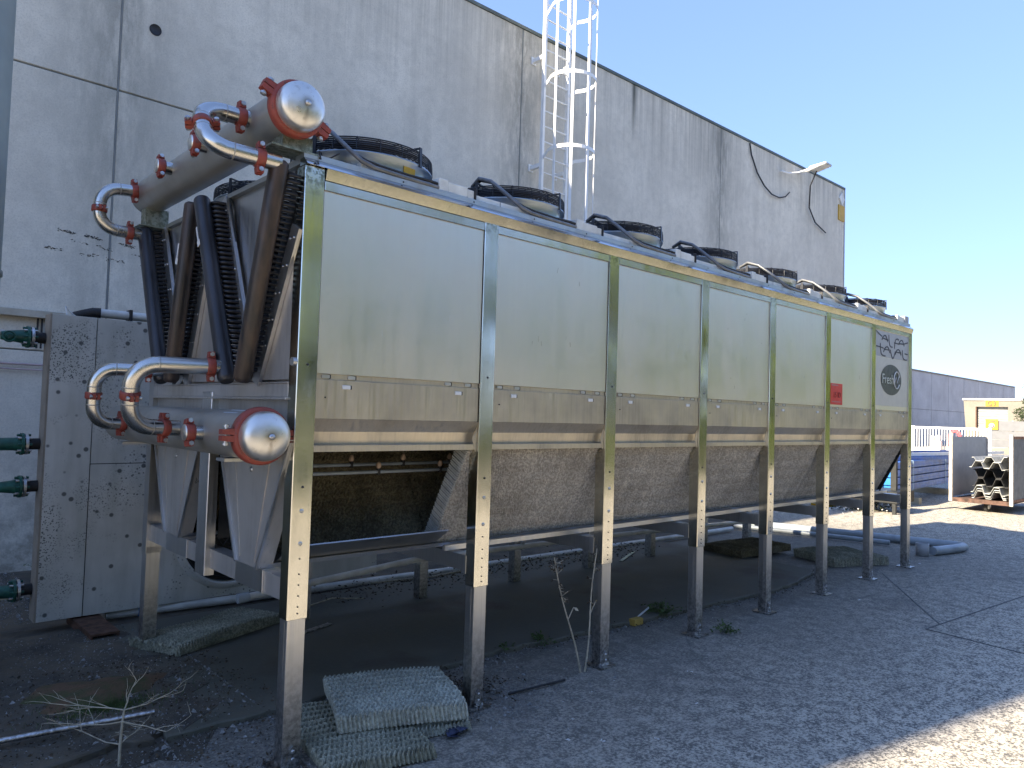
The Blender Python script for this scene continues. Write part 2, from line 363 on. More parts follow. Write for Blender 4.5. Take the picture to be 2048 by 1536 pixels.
# cellulose evaporative pads
def padmat(name, a, b, streak=False):
    k = N(name); co = k.coord(); md = k.noise(co, 3.5, 5, .65); fn = k.noise(co, 60, 3, .7)
    col = k.mix(k.ramp(md, [(.32, 0), (.68, 1)]), a, b)
    if streak:
        ds = k.coord((1, 1, 1)); w = k.noise(k.coord((14, 1.3, 1.3), (0, R(62), 0)), 1, 4, .6)
        col = k.mix(k.m('MULTIPLY', k.ramp(w, [(.54, 0), (.74, 1)]), .45), col, [min(1, v*1.4) for v in b])
        col = k.mix(k.m('MULTIPLY', k.ramp(w, [(.28, 1), (.42, 0)]), .35), col, [v*.55 for v in a])
    col = k.mix(k.m('MULTIPLY', k.ramp(fn, [(.45, 1), (.56, 0)]), .55), col, [v*.4 for v in a])
    return k.set(col, .9, 0.)
MT['pad'] = padmat('dusty_cellulose_pad', (.46, .41, .34), (.70, .64, .54), True)
MT['pad_g'] = padmat('grey_cellulose_pad', (.33, .34, .28), (.56, .57, .48))
MT['pad_m'] = padmat('mossy_cellulose_pad', (.20, .20, .14), (.44, .43, .33))
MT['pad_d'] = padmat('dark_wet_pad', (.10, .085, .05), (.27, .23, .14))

# ================================================================== SETTING
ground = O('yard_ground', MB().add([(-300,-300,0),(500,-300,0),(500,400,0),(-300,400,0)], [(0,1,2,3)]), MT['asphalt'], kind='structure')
# damp concrete slab with a broken front edge
fe = [(-.3, .62), (.35, .60), (.9, .66), (1.5, .585), (1.9, .60), (2.4, .54), (2.9, .53), (3.4, .47), (4.0, .43), (4.6, .37), (5.1, .32), (5.6, .36), (6.3, .46), (6.5, .60)]
fe2 = []
for i in range(len(fe)-1):
    for j in range(5):
        t = j/5; fe2.append((fe[i][0]*(1-t)+fe[i+1][0]*t, fe[i][1]*(1-t)+fe[i+1][1]*t+rnd.uniform(-.018, .018)))
pts = [(x, y, -.02) for x, y in fe2] + [(6.55, 1.6, -.02), (6.5, 2.7, -.02), (-.18, 2.7, -.02), (-.10, 2.3, -.02), (-.22, 2.05, -.02), (-.12, 1.7, -.02), (-.26, 1.4, -.02), (-.14, 1.1, -.02), (-.24, .9, -.02)]
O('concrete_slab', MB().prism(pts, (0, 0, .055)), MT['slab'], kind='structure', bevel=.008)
# earth strip with leaf litter by the wall and at the near left
mp = [(-3.2, .72)]
for i in range(24):
    t = i/23; mp.append((-3.2+t*2.95, .30+.16*math.sin(t*9)+rnd.uniform(-.05, .05)))
mp += [(-.05, .62), (-.28, 1.2), (-.32, 2.7), (0.1, 2.8), (9.5, 2.95), (9.6, 5.2), (-3.2, 5.2)]
O('earth_strip', MB().prism([(x, y, -.03) for x, y in mp], (0, 0, .034)), MT['mud'], kind='structure')
ep = [(-1.7, .62), (-.9, .58)]+[(-.55+.045*i+.03*math.sin(i*2.1), .66+.05*math.sin(i*1.3)) for i in range(9)]
ep += [(.02+.09*math.sin(i*1.9)+rnd.uniform(-.04, .04), .80+i*.095) for i in range(20)]+[(-.2, 2.75), (-1.7, 2.75)]
O('earth_strip', MB().prism([(x, y, -.02) for x, y in ep], (0, 0, .0585)), MT['mud'], kind='structure', bevel=.012)
# dirt mound patch (mud and moss) at near left
mb = MB(); cx, cy = -.42, 1.42; rings = 9; sg = 30; vs = [(cx, cy, .078)]
for i in range(1, rings+1):
    for j in range(sg):
        a = 2*math.pi*j/sg; rr = i/rings*(1+.18*math.sin(3*a+1)+.1*math.sin(7*a)); h = .030+.045*(1-(i/rings)**1.6)+.006*rnd.random()*(i < rings)
        vs.append((cx+.36*rr*math.cos(a), cy+.26*rr*math.sin(a), h+.001))
fs = [(0, 1+j, 1+(j+1) % sg) for j in range(sg)]
for i in range(rings-1):
    for j in range(sg): fs.append((1+i*sg+j, 1+(i+1)*sg+j, 1+(i+1)*sg+(j+1) % sg, 1+i*sg+(j+1) % sg))
k = N('mossy_mud_mound'); co = k.coord(); md = k.noise(co, 6, 5, .6)
k.bump(k.noise(co, 40, 4), .6, .01)
mm = k.set(k.mix(k.ramp(md, [(.4, 0), (.6, 1)]), (.12, .070, .038), (.055, .062, .022)), .9, 0.)
O('mud_mound', mb.add(vs, fs, 0, True), mm, kind='structure')
# saw-cut joint in the yard, recessed dark line made of two thin strips of sealant
mb = MB()
for a, b in (((5.05, -1.05), (12.3, -1.75)), ((5.05, -1.05), (4.6, -4.2)), ((5.3, -1.08), (7.1, .05))):
    mb.slab((a[0], a[1], .0025), (b[0], b[1], .0025), .003, .012, 0, (0, 0, 1))
O('yard_joint', mb, MT['dblack'], kind='structure')

# ---- the warehouse: precast concrete panels
WY = 5.2
wh = T('warehouse', 'tall grey precast concrete warehouse wall behind the cooler', 'building', (0, WY, 0))
def topz(x): return 7.72+(x-6.2)*.18/11.9
xs = [-13.0, .48, 6.2, 12.0, 18.1]; g = .010
for i in range(4):
    a, b = xs[i]+g, xs[i+1]-g
    if i == 3: b = xs[i+1]
    O('wall_panel', MB().hexa([(a,WY,2.125),(b,WY,2.125),(b,WY+.2,2.125),(a,WY+.2,2.125)], [(a,WY,4.87),(b,WY,4.87),(b,WY+.2,4.87),(a,WY+.2,4.87)]), MT['conc'], wh, bevel=.006)
    O('wall_panel', MB().hexa([(a,WY,-.1),(b,WY,-.1),(b,WY+.2,-.1),(a,WY+.2,-.1)], [(a,WY,2.112),(b,WY,2.112),(b,WY+.2,2.112),(a,WY+.2,2.112)]), MT['conc'], wh, bevel=.006)
    O('wall_panel', MB().hexa([(a,WY,4.888),(b,WY,4.888),(b,WY+.2,4.888),(a,WY+.2,4.888)], [(a,WY,topz(a)),(b,WY,topz(b)),(b,WY+.2,topz(b)),(a,WY+.2,topz(a))]), MT['conc'], wh, bevel=.006)
mb = MB().hexa([(-13.3,WY+.02,0),(18.05,WY+.02,0),(18.05,WY+14,0),(-13.3,WY+14,0)], [(-13.3,WY+.02,topz(-13.3)-.02),(18.05,WY+.02,topz(18.05)-.02),(18.05,WY+14,topz(18)-.02),(-13.3,WY+14,topz(-13.3)-.02)])
O('wall_core', mb, MT['jointm'], wh)
for jx in xs[1:4]: O('joint_seal', MB().tube([(jx, WY+.012, .0), (jx, WY+.012, topz(jx))], .013, 8), MT['jointm'], wh)
O('roof_flashing', MB().hexa([(-13.3,WY-.02,topz(-13.3)),(18.13,WY-.02,topz(18.1)),(18.13,WY+.3,topz(18.1)),(-13.3,WY+.3,topz(-13.3))],
   [(-13.3,WY-.02,topz(-13.3)+.05),(18.13,WY-.02,topz(18.1)+.05),(18.13,WY+.3,topz(18.1)+.05),(-13.3,WY+.3,topz(-13.3)+.05)]), MT['flash'], wh)
O('corner_trim', MB().box(18.1, 18.15, WY-.01, WY+.25, 0, topz(18.1)), MT['greyp'], wh)
O('wall_hole', MB().lathe([(.0, .0), (.055, .0), (.06, .008), (.062, -.002)], (.811, WY-.002, 5.643), (0, -1, 0), 20), MT['rubber'], wh)
mb = MB()
for i in range(520):   # flecks of torn bitumen left on the wall
    t = rnd.random(); row = rnd.choice((0, 0, 0, 1, 2, 2)); x = -.13+t*1.15+(.25 if row == 1 else 0); z = 3.34-.10*row-.09*t*(1 if row < 2 else .6)+rnd.gauss(0, .007)
    if math.sin(x*23+row*4)+math.sin(x*57)*.6 < -.2: continue
    l = rnd.uniform(.004, .022); mb.slab((x, WY-.0012, z), (x+l, WY-.0012, z+rnd.uniform(-.008, .004)), rnd.uniform(.002, .008), .0024, 0, (0, 0, 1))
O('tar_residue', mb, MT['rubber'], wh, kind='stuff')
# beige steel ledge rail and strut on the left wall base
O('wall_rail', MB().box(-3, .1, WY-.10, WY-.001, 2.43, 2.50), simple('beige_rail', (.42, .38, .30), .6), wh, bevel=.004)
mb = MB()
for x in (-.12, -.085): mb.cyl((x, WY-.03, 2.43), (x, WY-.03, 2.14), .009, 8)
O('wall_conduit', mb, MT['rubber'], wh)
mb = MB().cyl((-2.5, WY-.05, 1.98), (.3, WY-.05, 1.98), .012, 8).cyl((-2.5, WY-.05, 1.93), (.3, WY-.05, 1.93), .008, 8)
O('wall_conduit', mb, simple('pink_conduit', (.5, .38, .36), .5), wh)
# unseen wing to the left, added and shaped to cast the yard shade
wing = O('shade_casting_wing', MB().prism([(-12,1.08,0),(-14.5,9,0),(-22,9,0),(-22,3.03,0)][::-1], (0,0,13.3)), MT['conc'], origin=(-12,1.08,0))
tag(wing, 'unseen concrete wing left of the yard, placed and shaped to cast its shade', 'building')
# blue-grey tank column at the far left edge
tk = T('riser_duct', 'tall blue-grey riser duct cut off by the left edge of the picture', 'duct', (-1.13, 2.1, 0))
O('shell', MB().lathe([(0,0),(.27,0),(.27,2.35),(.27,8.4),(.24,8.55),(0,8.6)], (-1.135, 2.1, 0), (0,0,1), 40), MT['tank'], tk)
for z in (1.1, 2.38, 4.8): O('hoop_band', MB().lathe([(.27, -.02),(.280, -.015),(.280,.015),(.27,.02)], (-1.135, 2.1, z), (0,0,1), 40), MT['tank'], tk)

# ---- caged ladder
LY = 4.95
ld = T('caged_ladder', 'white caged access ladder fixed to the concrete warehouse wall', 'ladder', (6.7, LY, 0))
XL, XR = 6.44, 6.99
for x in (XL, XR): O('rail', MB().box(x-.022, x+.022, LY-.03, LY+.03, 2.4, 9.6), MT['white'], ld)
rg = O('rung', MB().cyl((XL, LY, 2.5), (XR, LY, 2.5), .014, 8), MT['white'], ld)
for i in range(1, 24): D(rg, (0, 0, i*.245), ld)
CX = (XL+XR)/2; HR = .36
angs = [R(a) for a in (-205, -150, -115, -65, -30, 25)]
def hoop_pts(z, n=26, a0=-215, a1=35):
    return [(CX+HR*1.05*math.cos(R(a0+(a1-a0)*i/n)), LY-.36+HR*math.sin(R(a0+(a1-a0)*i/n)), z) for i in range(n+1)]
for z in (3.4, 4.55, 5.72, 6.86, 8.0, 9.1):
    hp = [(XL, LY-.02, z-.06)] + hoop_pts(z) + [(XR, LY-.02, z-.06)]
    mb = MB()
    for a, b in zip(hp[:-1], hp[1:]): mb.slab(a, b, .055, .008, 0, (0, 0, 1))
    O('hoop', mb, MT['white'], ld)
for a in (-180, -135, -90, -45, 0):
    x = CX+HR*1.03*math.cos(R(a)); y = LY-.36+HR*.98*math.sin(R(a))
    O('cage_bar', MB().slab((x, y, 3.35), (x, y, 9.6), .042, .010, 0, (-math.sin(R(a)), math.cos(R(a)), 0)), MT['white'], ld)
for z in (3.3, 5.55, 7.28):
    for x in (XL, XR): O('wall_bracket', MB().box(x-.03, x+.03, LY+.03, WY-.001, z-.03, z+.03).box(x-.05, x+.05, WY-.015, WY-.001, z-.06, z+.06), MT['white'], ld)
# ---- floodlight and loose cables high on the wall
fl = T('floodlight', 'grey floodlight on an arm near the top right of the wall', 'light', (15.6, WY, 7.75))
O('bracket', MB().slab((15.42, WY, 7.70), (15.52, WY-.32, 7.73), .05, .04), MT['greyp'], fl)
O('housing', MB().hexa([(15.40,WY-.72,7.77),(15.74,WY-.72,7.77),(15.74,WY-.28,7.68),(15.40,WY-.28,7.68)], [(15.42,WY-.70,7.83),(15.72,WY-.70,7.83),(15.72,WY-.28,7.80),(15.42,WY-.28,7.80)]), simple('lamp_housing', (.45,.46,.46), .5), fl, bevel=.02)
O('lens', MB().hexa([(15.44,WY-.69,7.760),(15.70,WY-.69,7.760),(15.70,WY-.36,7.692),(15.44,WY-.36,7.692)], [(15.44,WY-.69,7.768),(15.70,WY-.69,7.768),(15.70,WY-.36,7.700),(15.44,WY-.36,7.700)]), MT['paper'], fl)
def hang(a, b, sag, n=24):
    a, b = Vector(a), Vector(b); return [a.lerp(b, i/n)-Vector((0, 0, sag*4*(i/n)*(1-i/n))) for i in range(n+1)]
tag(O('loose_cable', MB().tube([(13.12,WY-.03,7.79),(13.2,WY-.03,7.55),(13.45,WY-.04,7.2),(13.75,WY-.05,6.98),(14.1,WY-.05,6.86),(14.45,WY-.05,6.86),(14.75,WY-.05,6.95),(14.95,WY-.05,7.1)], .016, 6), MT['rubber'], origin=(13.1,WY,7.8)), 'black cable looping down from the roof edge left of the floodlight', 'cable')
tag(O('loose_cable', MB().tube([(15.6,WY-.4,7.7),(15.7,WY-.2,7.4),(15.95,WY-.06,6.95),(16.3,WY-.05,6.65),(16.9,WY-.05,6.50)], .016, 6), MT['rubber'], origin=(15.6,WY-.4,7.7)), 'black cable dangling below the floodlight with a free end', 'cable')
tag(O('loose_cable', MB().tube([(14.5,WY-.06,7.50),(14.8,WY-.1,7.51),(15.1,WY-.2,7.58),(15.35,WY-.3,7.70)], .022, 6), MT['white'], origin=(15.3,WY-.3,7.7)), 'short white cable sticking out left of the floodlight', 'cable')
tag(O('corner_sign', MB().box(17.72, 18.08, WY-.03, WY-.002, 7.02, 7.42, 1).prism([(17.9,WY-.035,7.78),(18.05,WY-.035,7.6),(17.9,WY-.035,7.42),(17.75,WY-.035,7.6)], (0,.03,0), 0), [MT['paper'], MT['yellow']], origin=(17.9,WY,7.4)), 'small yellow and white sign at the top corner of the wall', 'sign')

# ================================================================== THE COOLER
PX = [0, 1.115, 2.22, 3.335, 4.41, 5.51, 6.62, 7.70]; WID = 2.11
ck = T('air_cooler', 'long stainless steel dry cooler on many legs with a row of fans on top', 'industrial cooler', (0, 0, 0))
# front posts
def channel(mb, x0, x1, y0, y1, z0, z1, t=.004, m=0):   # C section open towards +x
    mb.box(x0, x1, y0, y0+t, z0, z1, m); mb.box(x0, x0+t, y0+t, y1, z0, z1, m); mb.box(x0+t, x1, y1-t, y1, z0, z1, m)
def boltrow(mb, x, y, zs, r=.007, ax=(0, -1, 0), m=1):
    for z in zs: mb.lathe([(0, .006), (r*.8, .006), (r, .003), (r, 0)], (x, y, z), ax, 8, m)
mb = MB(); channel(mb, 0, .100, 0, .085, .672, 2.785)
boltrow(mb, .05, 0, [1.02, 1.17], .010); boltrow(mb, .05, 0, [.95, .88, .83, .78, .73, .70], .0036, m=2); boltrow(mb, .05, 0, [1.28, 1.85], .006, m=2)
post0 = O('front_post', mb, [MT['mirror'], MT['bolt'], MT['rubber']], ck, bevel=.0025)
mb = MB(); channel(mb, .005, .094, .006, .080, .012, .70)
mb.box(.004, .0049, .030, .045, .02, .66, 0)
low0 = O('lower_leg', mb, [MT['leg']], post0, bevel=.002)
mb = MB().box(-.035, .11, -.045, .11, .001, .011).prism([(.018, -.002, .011), (.092, -.002, .011), (.072, -.002, .085), (.055, -.002, .10), (.038, -.002, .085)], (0, .006, 0))
boltrow(mb, .055, -.002, [.04, .075], .009)
foot0 = O('base_plate', mb, [MT['leg'], MT['bolt']], post0)
for i, x in enumerate(PX[1:]):
    p = D(post0, (x, 0, 0), ck, 'front_post')
    D(low0, (0, 0, 0), p, 'lower_leg'); D(foot0, (0, 0, 0), p, 'base_plate')
# rear posts
mb = MB(); channel(mb, 0, .095, WID-.085, WID, .66, 2.785)
rp0 = O('rear_post', mb, [MT['leg']], ck)
mb = MB(); mb.box(.005, .009, WID-.085, WID, .012, .70); mb.box(.009, .09, WID-.085, WID-.081, .012, .70); mb.box(.009, .09, WID-.004, WID, .012, .70)
rl0 = O('lower_leg', mb, [MT['leg']], rp0)
rf0 = O('base_plate', MB().box(-.06, .14, WID-.14, WID+.04, .001, .011), MT['leg'], rp0)
for x in PX[1:]:
    p = D(rp0, (x, 0, 0), ck, 'rear_post'); D(rl0, (0,0,0), p, 'lower_leg'); D(rf0, (0,0,0), p, 'base_plate')
# side panels, skirts, hinge strips, sill, trims per bay
for i in range(7):
    a, b = PX[i]+.104, PX[i+1]-.004
    if i == 6: b = PX[7]-.004
    sp = O('side_panel', MB().box(a, b, .010, .022, 1.812, 2.686), MT['panel'], ck, bevel=.002)
    sc_ = MB()
    for _ in range(7 if i < 5 else 3):
        x_, z_ = rnd.uniform(a+.08, b-.1), rnd.uniform(1.9, 2.6); l_ = rnd.uniform(.006, .035)
        sc_.slab((x_, .0094, z_), (x_+rnd.uniform(-.3, .3)*l_, .0094, z_-l_), rnd.uniform(.001, .004), .0008, 0, (1,0,0))
    if i not in (6,): O('scratches', sc_, MT['paper'] if i % 2 == 0 else MT['skirt'], sp, kind='stuff')
    mb = MB().box(a, b, .012, .02, 1.597, 1.786)
    for cx in (a+.16, b-.15): mb.box(cx-.022, cx+.022, .004, .0118, 1.742, 1.762, 1).box(cx+.022, cx+.03, .006, .0118, 1.742, 1.762, 2)
    boltrow(mb, a+.05, .012, [1.70], .004, m=2)
    O('skirt_panel', mb, [MT['skirt'], MT['paper'], MT['rubber']], ck, bevel=.002)
    mb = MB().box(a, b, .022, .03, 1.786, 1.812)
    for cx in (a+.05, a+.19, b-.22, b-.08):
        mb.box(cx-.02, cx+.02, .012, .022, 1.792, 1.808, 1); mb.box(cx+.02, cx+.027, .013, .022, 1.790, 1.810, 2)
    O('hinge_strip', mb, [MT['skirt'], MT['strip'], MT['rubber']], ck)
    # inward-folded sill: slopes in under the skirt, then a vertical lip
    mb = MB()
    mb.prism([(a, .014, 1.597), (a, .052, 1.535), (a, .060, 1.475), (a, .020, 1.470), (a, .020, 1.440), (a, .024, 1.440), (a, .024, 1.467), (a, .066, 1.472), (a, .058, 1.538), (a, .018, 1.60)], (b-a+.05, 0, 0))
    O('sill_channel', mb, MT['skirt'], ck)
    O('gusset', MB().prism([(PX[i+1]-.004, .018, 1.565), (PX[i+1]-.035, .018, 1.50), (PX[i+1]-.012, .018, 1.43), (PX[i+1]-.004, .018, 1.43)], (0, .003, 0)), MT['skirt'], ck)
    # top trims: mossy vertical strip, warm downward-facing strip, sky-facing chamfer
    O('top_strip', MB().box(a, b, .002, .02, 2.686, 2.732), MT['trim'], ck, bevel=.002)
X1 = PX[7]+.10
O('eave_strip', MB().prism([(.104, .000, 2.734), (.104, -.017, 2.786), (.104, .03, 2.786), (.104, .03, 2.734)], (X1-.104, 0, 0)), MT['trim'], ck)
O('eave_chamfer', MB().prism([(0, -.018, 2.787), (0, .022, 2.824), (0, .06, 2.824), (0, .06, 2.787)], (X1, 0, 0)), steel('clean_chamfer', (.66,.66,.66), .12, .2, .03, .15, 8), ck)
mb = MB().box(.0, X1, .022, .11, 2.825, 2.853)
for i in range(16): mb.lathe([(0,.003),(.004,.003),(.005,0)], (.08+i*.48, .022, 2.838), (0,-1,0), 6, 1)
O('eave_flange', mb, [MT['deck'], MT['rubber']], ck)
O('fan_deck', MB().box(.0, X1, .06, WID-.02, 2.80, 2.8245), MT['deck'], ck)
O('rear_eave', MB().box(0, X1, WID-.02, WID+.01, 2.70, 2.853), MT['deck'], ck)
O('rear_panel', MB().box(.1, X1, WID-.03, WID-.022, 1.44, 2.79), MT['plate'], ck)
# post head bolts and edge highlight strip next to each bay
# cable duct along the eave
mb = MB().box(.33, X1-.1, .062, .105, 2.8535, 2.895)
for i in range(18): mb.box(.45+i*.41, .458+i*.41, .0605, .062, 2.856, 2.896, 1)
O('cable_duct', mb, [MT['duct'], MT['greyp']], ck, bevel=.003)
jb0 = O('junction_duct', MB().box(.80, .86, .030, .098, 2.8535, 2.922).box(.86, 1.0, .030, .098, 2.8535, 2.912).box(1.0, 1.05, .034, .095, 2.8535, 2.905).box(1.05, 1.058, .02, .097, 2.8535, 2.927, 1), [MT['duct'], MT['rubber']], ck, bevel=.003)
for i in range(1, 7): D(jb0, (PX[i]+.0, 0, 0), ck, 'junction_duct')
# distant end of the duct: two small boxes past the last fan
O('end_box', MB().box(7.62, 7.74, .02, .10, 2.854, 2.93).box(7.5, 7.6, .3, .5, 2.83, 2.98), MT['greyp'], ck)

# ---- fans
FR = .385
prof = [(FR+.035, 0), (FR+.03, .02), (FR+.004, .05), (FR, .075), (FR, .155), (FR+.012, .163), (FR+.012, .172), (FR-.006, .172)]
iprof = [(FR-.007, .171), (FR-.02, .13), (FR-.02, .01), (0, .01)]
gm = MB()
def ring(mb, r, z, rr=.0032, seg=56): mb.tube([(r*math.cos(2*math.pi*i/seg), r*math.sin(2*math.pi*i/seg), z) for i in range(seg)], rr, 4, 0, False, True)
def gz(r):
    return .172 + .085*math.sqrt(max(0, 1-((r-.0)/(FR+.012))**6)) if r < FR+.012 else .172
for z in (.181, .191, .201, .211, .221, .231, .241): ring(gm, FR+.010-(z-.18)*.05, z, .0042)
for i in range(17): r = FR-.004-i*.018; ring(gm, r, gz(r)-.004, .0042)
for k_ in range(20):
    a = 2*math.pi*k_/20
    pr = [(FR+.012, .174), (FR+.010, .229), (FR-.012, .251), (FR-.08, .257), (.10, .259)]
    gm.tube([(r*math.cos(a), r*math.sin(a), z) for r, z in pr], .0036, 4)
for k_ in range(4):
    a = 2*math.pi*k_/4+.35
    gm.slab(((FR+.014)*math.cos(a), (FR+.014)*math.sin(a), .157), ((FR+.012)*math.cos(a), (FR+.012)*math.sin(a), .267), .022, .006, 0, (-math.sin(a), math.cos(a), 0))
    gm.slab(((FR+.01)*math.cos(a), (FR+.01)*math.sin(a), .264), (.09*math.cos(a), .09*math.sin(a), .264), .016, .006, 0, (-math.sin(a), math.cos(a), 0))
mot = MB().lathe([(0, .05), (.085, .05), (.095, .08), (.095, .22), (.07, .255), (0, .26)], (0,0,0), (0,0,1), 20)
bl = MB()
for k_ in range(5):
    a = 2*math.pi*k_/5
    def q(r, w, z): return [(r*math.cos(a+w), r*math.sin(a+w), z)]
    bl.add(q(.09,-.35,.10)+q(.09,.35,.17)+q(.36,.22,.15)+q(.36,-.30,.09)+q(.09,-.35,.104)+q(.09,.35,.174)+q(.36,.22,.154)+q(.36,-.30,.094), [(0,1,2,3),(7,6,5,4),(0,4,5,1),(1,5,6,2),(2,6,7,3),(3,7,4,0)])
con = MB().tube([(-.33,-.04,.27),(-.35,-.13,.30),(-.345,-.24,.26),(-.335,-.33,.19),(-.315,-.41,.12),(-.275,-.452,.07),(-.21,-.468,.048),(-.05,-.472,.042),(.12,-.470,.040),(.21,-.455,.045)], .0125, 8)
con2 = MB().tube([(-.320,-.04,.27),(-.335,-.13,.29),(-.328,-.25,.25),(-.315,-.34,.175),(-.292,-.42,.105),(-.25,-.450,.078),(-.18,-.462,.066),(0,-.466,.060),(.14,-.462,.066),(.21,-.450,.066)], .0085, 8)
def mkfan(x, y):
    f = O('fan', MB().lathe(prof, (0,0,0), (0,0,1), 56), MT['shroud'], ck, loc=(x, y, 2.8245))
    O('inner_throat', MB().lathe(iprof, (0,0,0), (0,0,1), 56), MT['dblack'], f, loc=(0,0,0)); O('wire_guard', gm, MT['black'], f, loc=(0,0,0)); O('motor', mot, MT['dblack'], f, loc=(0,0,0)); O('blade_wheel', bl, MT['dblack'], f, loc=(0,0,0))
    O('conduit', con, MT['conduitm'], f, loc=(0,0,0)); O('conduit', con2, MT['rubber'], f, loc=(0,0,0))
    return f
f0 = mkfan(.60, .50)
sub = [c for c in f0.children]
def cpfan(x, y, rz=0):
    f = D(f0, (x, y, 2.8245), ck, 'fan', (0,0,rz))
    for c in sub: D(c, (0,0,0), f, c.name.split('.')[0])
    return f
for i in range(1, 7): cpfan((PX[i]+PX[i+1])/2+.045, .50)
for i in range(7): cpfan((PX[i]+PX[i+1])/2+.045, WID-.50, math.pi)
O('warning_label', MB().add([((FR+.002)*math.cos(R(a)), (FR+.002)*math.sin(R(a)), z) for a in (-78,-84,-90) for z in (.09,.135)], [(0,2,3,1),(2,4,5,3)]), MT['yellow'], f0, loc=(0.02,0,0))
O('tie_cord', MB().tube([(.20,.05,2.90),(.16,.06,2.87),(.13,.08,2.855),(.10,.05,2.88),(.075,.02,2.87),(.08,.01,2.83)], .004, 5), MT['rubber'], ck)

# ---- end face: frame, beams, funnels
ZB0, ZB1 = .742, .842
mb = MB().box(.02, .10, .085, WID-.085, ZB0, ZB0+.004).box(.02, .024, .085, WID-.085, ZB0+.004, ZB1).box(.02, .10, .085, WID-.085, ZB1, ZB1+.004)
boltrow(mb, .02, .11, [.76, .82], .010, (-1,0,0))
O('end_crossbeam', mb, [MT['plate'], MT['bolt']], ck)
for y in (.30, .62, 1.36, 1.70):   # brighter saddle brackets wrapped round the beam
    pass
for y0, y1 in ((.30, .62), (1.33, 1.68)):
    O('saddle_bracket', MB().box(.012, .0195, y0, y1, ZB0-.002, ZB1+.008).box(.0195, .10, y0, y1, ZB1+.0045, ZB1+.009), MT['strip'], ck, bevel=.001)
O('mid_rail', MB().box(.0, .05, .085, WID-.085, 1.695, 1.76).box(-.012, .05, .085, WID-.085, 1.682, 1.6945).box(-.004, .05, .085, WID-.085, 1.7605, 1.768), MT['plate'], ck, bevel=.002)
O('centre_post', MB().box(-.01, .045, .985, .99, .70, 1.72).box(-.01, -.005, .99, 1.125, .70, 1.72).box(-.005, .045, 1.12, 1.125, .70, 1.72), MT['leg'], ck, bevel=.002)
O('upper_end_sheet', MB().box(.05, .054, .012, WID, 1.77, 2.80), MT['plate'], ck)
O('lower_end_sheet', MB().box(.03, .034, .085, WID-.085, 1.46, 1.695), MT['plate'], ck)
def funnel(yc):
    a0, a1, b0, b1 = yc-.43, yc+.43, yc-.12, yc+.14
    zt, zb = 1.50, .852
    mb = MB()
    mb.hexa([(-.0,b0,zb),(.075,b0,zb),(.075,b1,zb),(-.0,b1,zb)], [(.0,a0,zt),(.075,a0,zt),(.075,a1,zt),(.0,a1,zt)])
    # folded stiffening ribs and edge flanges
    for y0, y1 in ((a0+.20, b0+.045), (a1-.20, b1-.045)): mb.slab((-.001, y0, zt-.01), (-.001, y1, zb+.03), .006, .008, 0, (1,0,0))
    mb.slab((-.006, a0+.004, zt), (-.006, b0+.004, zb), .014, .012, 1, (0,1,0)); mb.slab((-.006, a1-.004, zt), (-.006, b1-.004, zb), .014, .012, 1, (0,1,0))
    mb.lathe([(0,.006),(.012,.006),(.014,0)], (0, yc, 1.33), (-1,0,0), 10, 2)
    return O('funnel_end', mb, [MT['plate'], MT['strip'], MT['bolt']], ck)
for yc in (.45, 1.54): funnel(yc)
# same plate at the far end, plus cross arms, troughs, pads
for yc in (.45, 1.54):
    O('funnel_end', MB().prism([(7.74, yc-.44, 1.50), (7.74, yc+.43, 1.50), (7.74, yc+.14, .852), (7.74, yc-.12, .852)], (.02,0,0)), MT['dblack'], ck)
for i, x in enumerate(PX):
    if i == 0: continue
    O('cross_arm', MB().box(x+.02, x+.10, .085, WID-.085, .742, .746).box(x+.02, x+.024, .085, WID-.085, .746, .828).box(x+.02, x+.10, .085, WID-.085, .828, .832)
      .box(x-.002, x+.02, .08, .12, .735, .838, 1), [MT['leg'], MT['strip']], ck)
for yc in (.45, 1.54):
    O('drain_trough', MB().prism([(.05, yc-.13, .872), (.05, yc-.12, .850), (.05, yc+.15, .850), (.05, yc+.20, .905), (.05, yc+.195, .91), (.05, yc+.145, .856), (.05, yc-.115, .856), (.05, yc-.125, .874)], (7.66, 0, 0)), MT['leg'], ck)
O('drain_lip', MB().prism([(.10, .20, .965), (.10, .335, .875), (.10, .34, .881), (.10, .205, .971)], (.98, 0, 0)), MT['leg'], ck)
O('valley_sheet', MB().prism([(.08,1.0,1.46),(.08,1.12,1.46),(.08,1.12,1.47),(.08,1.0,1.47)], (7.6,0,0)), MT['plate'], ck)

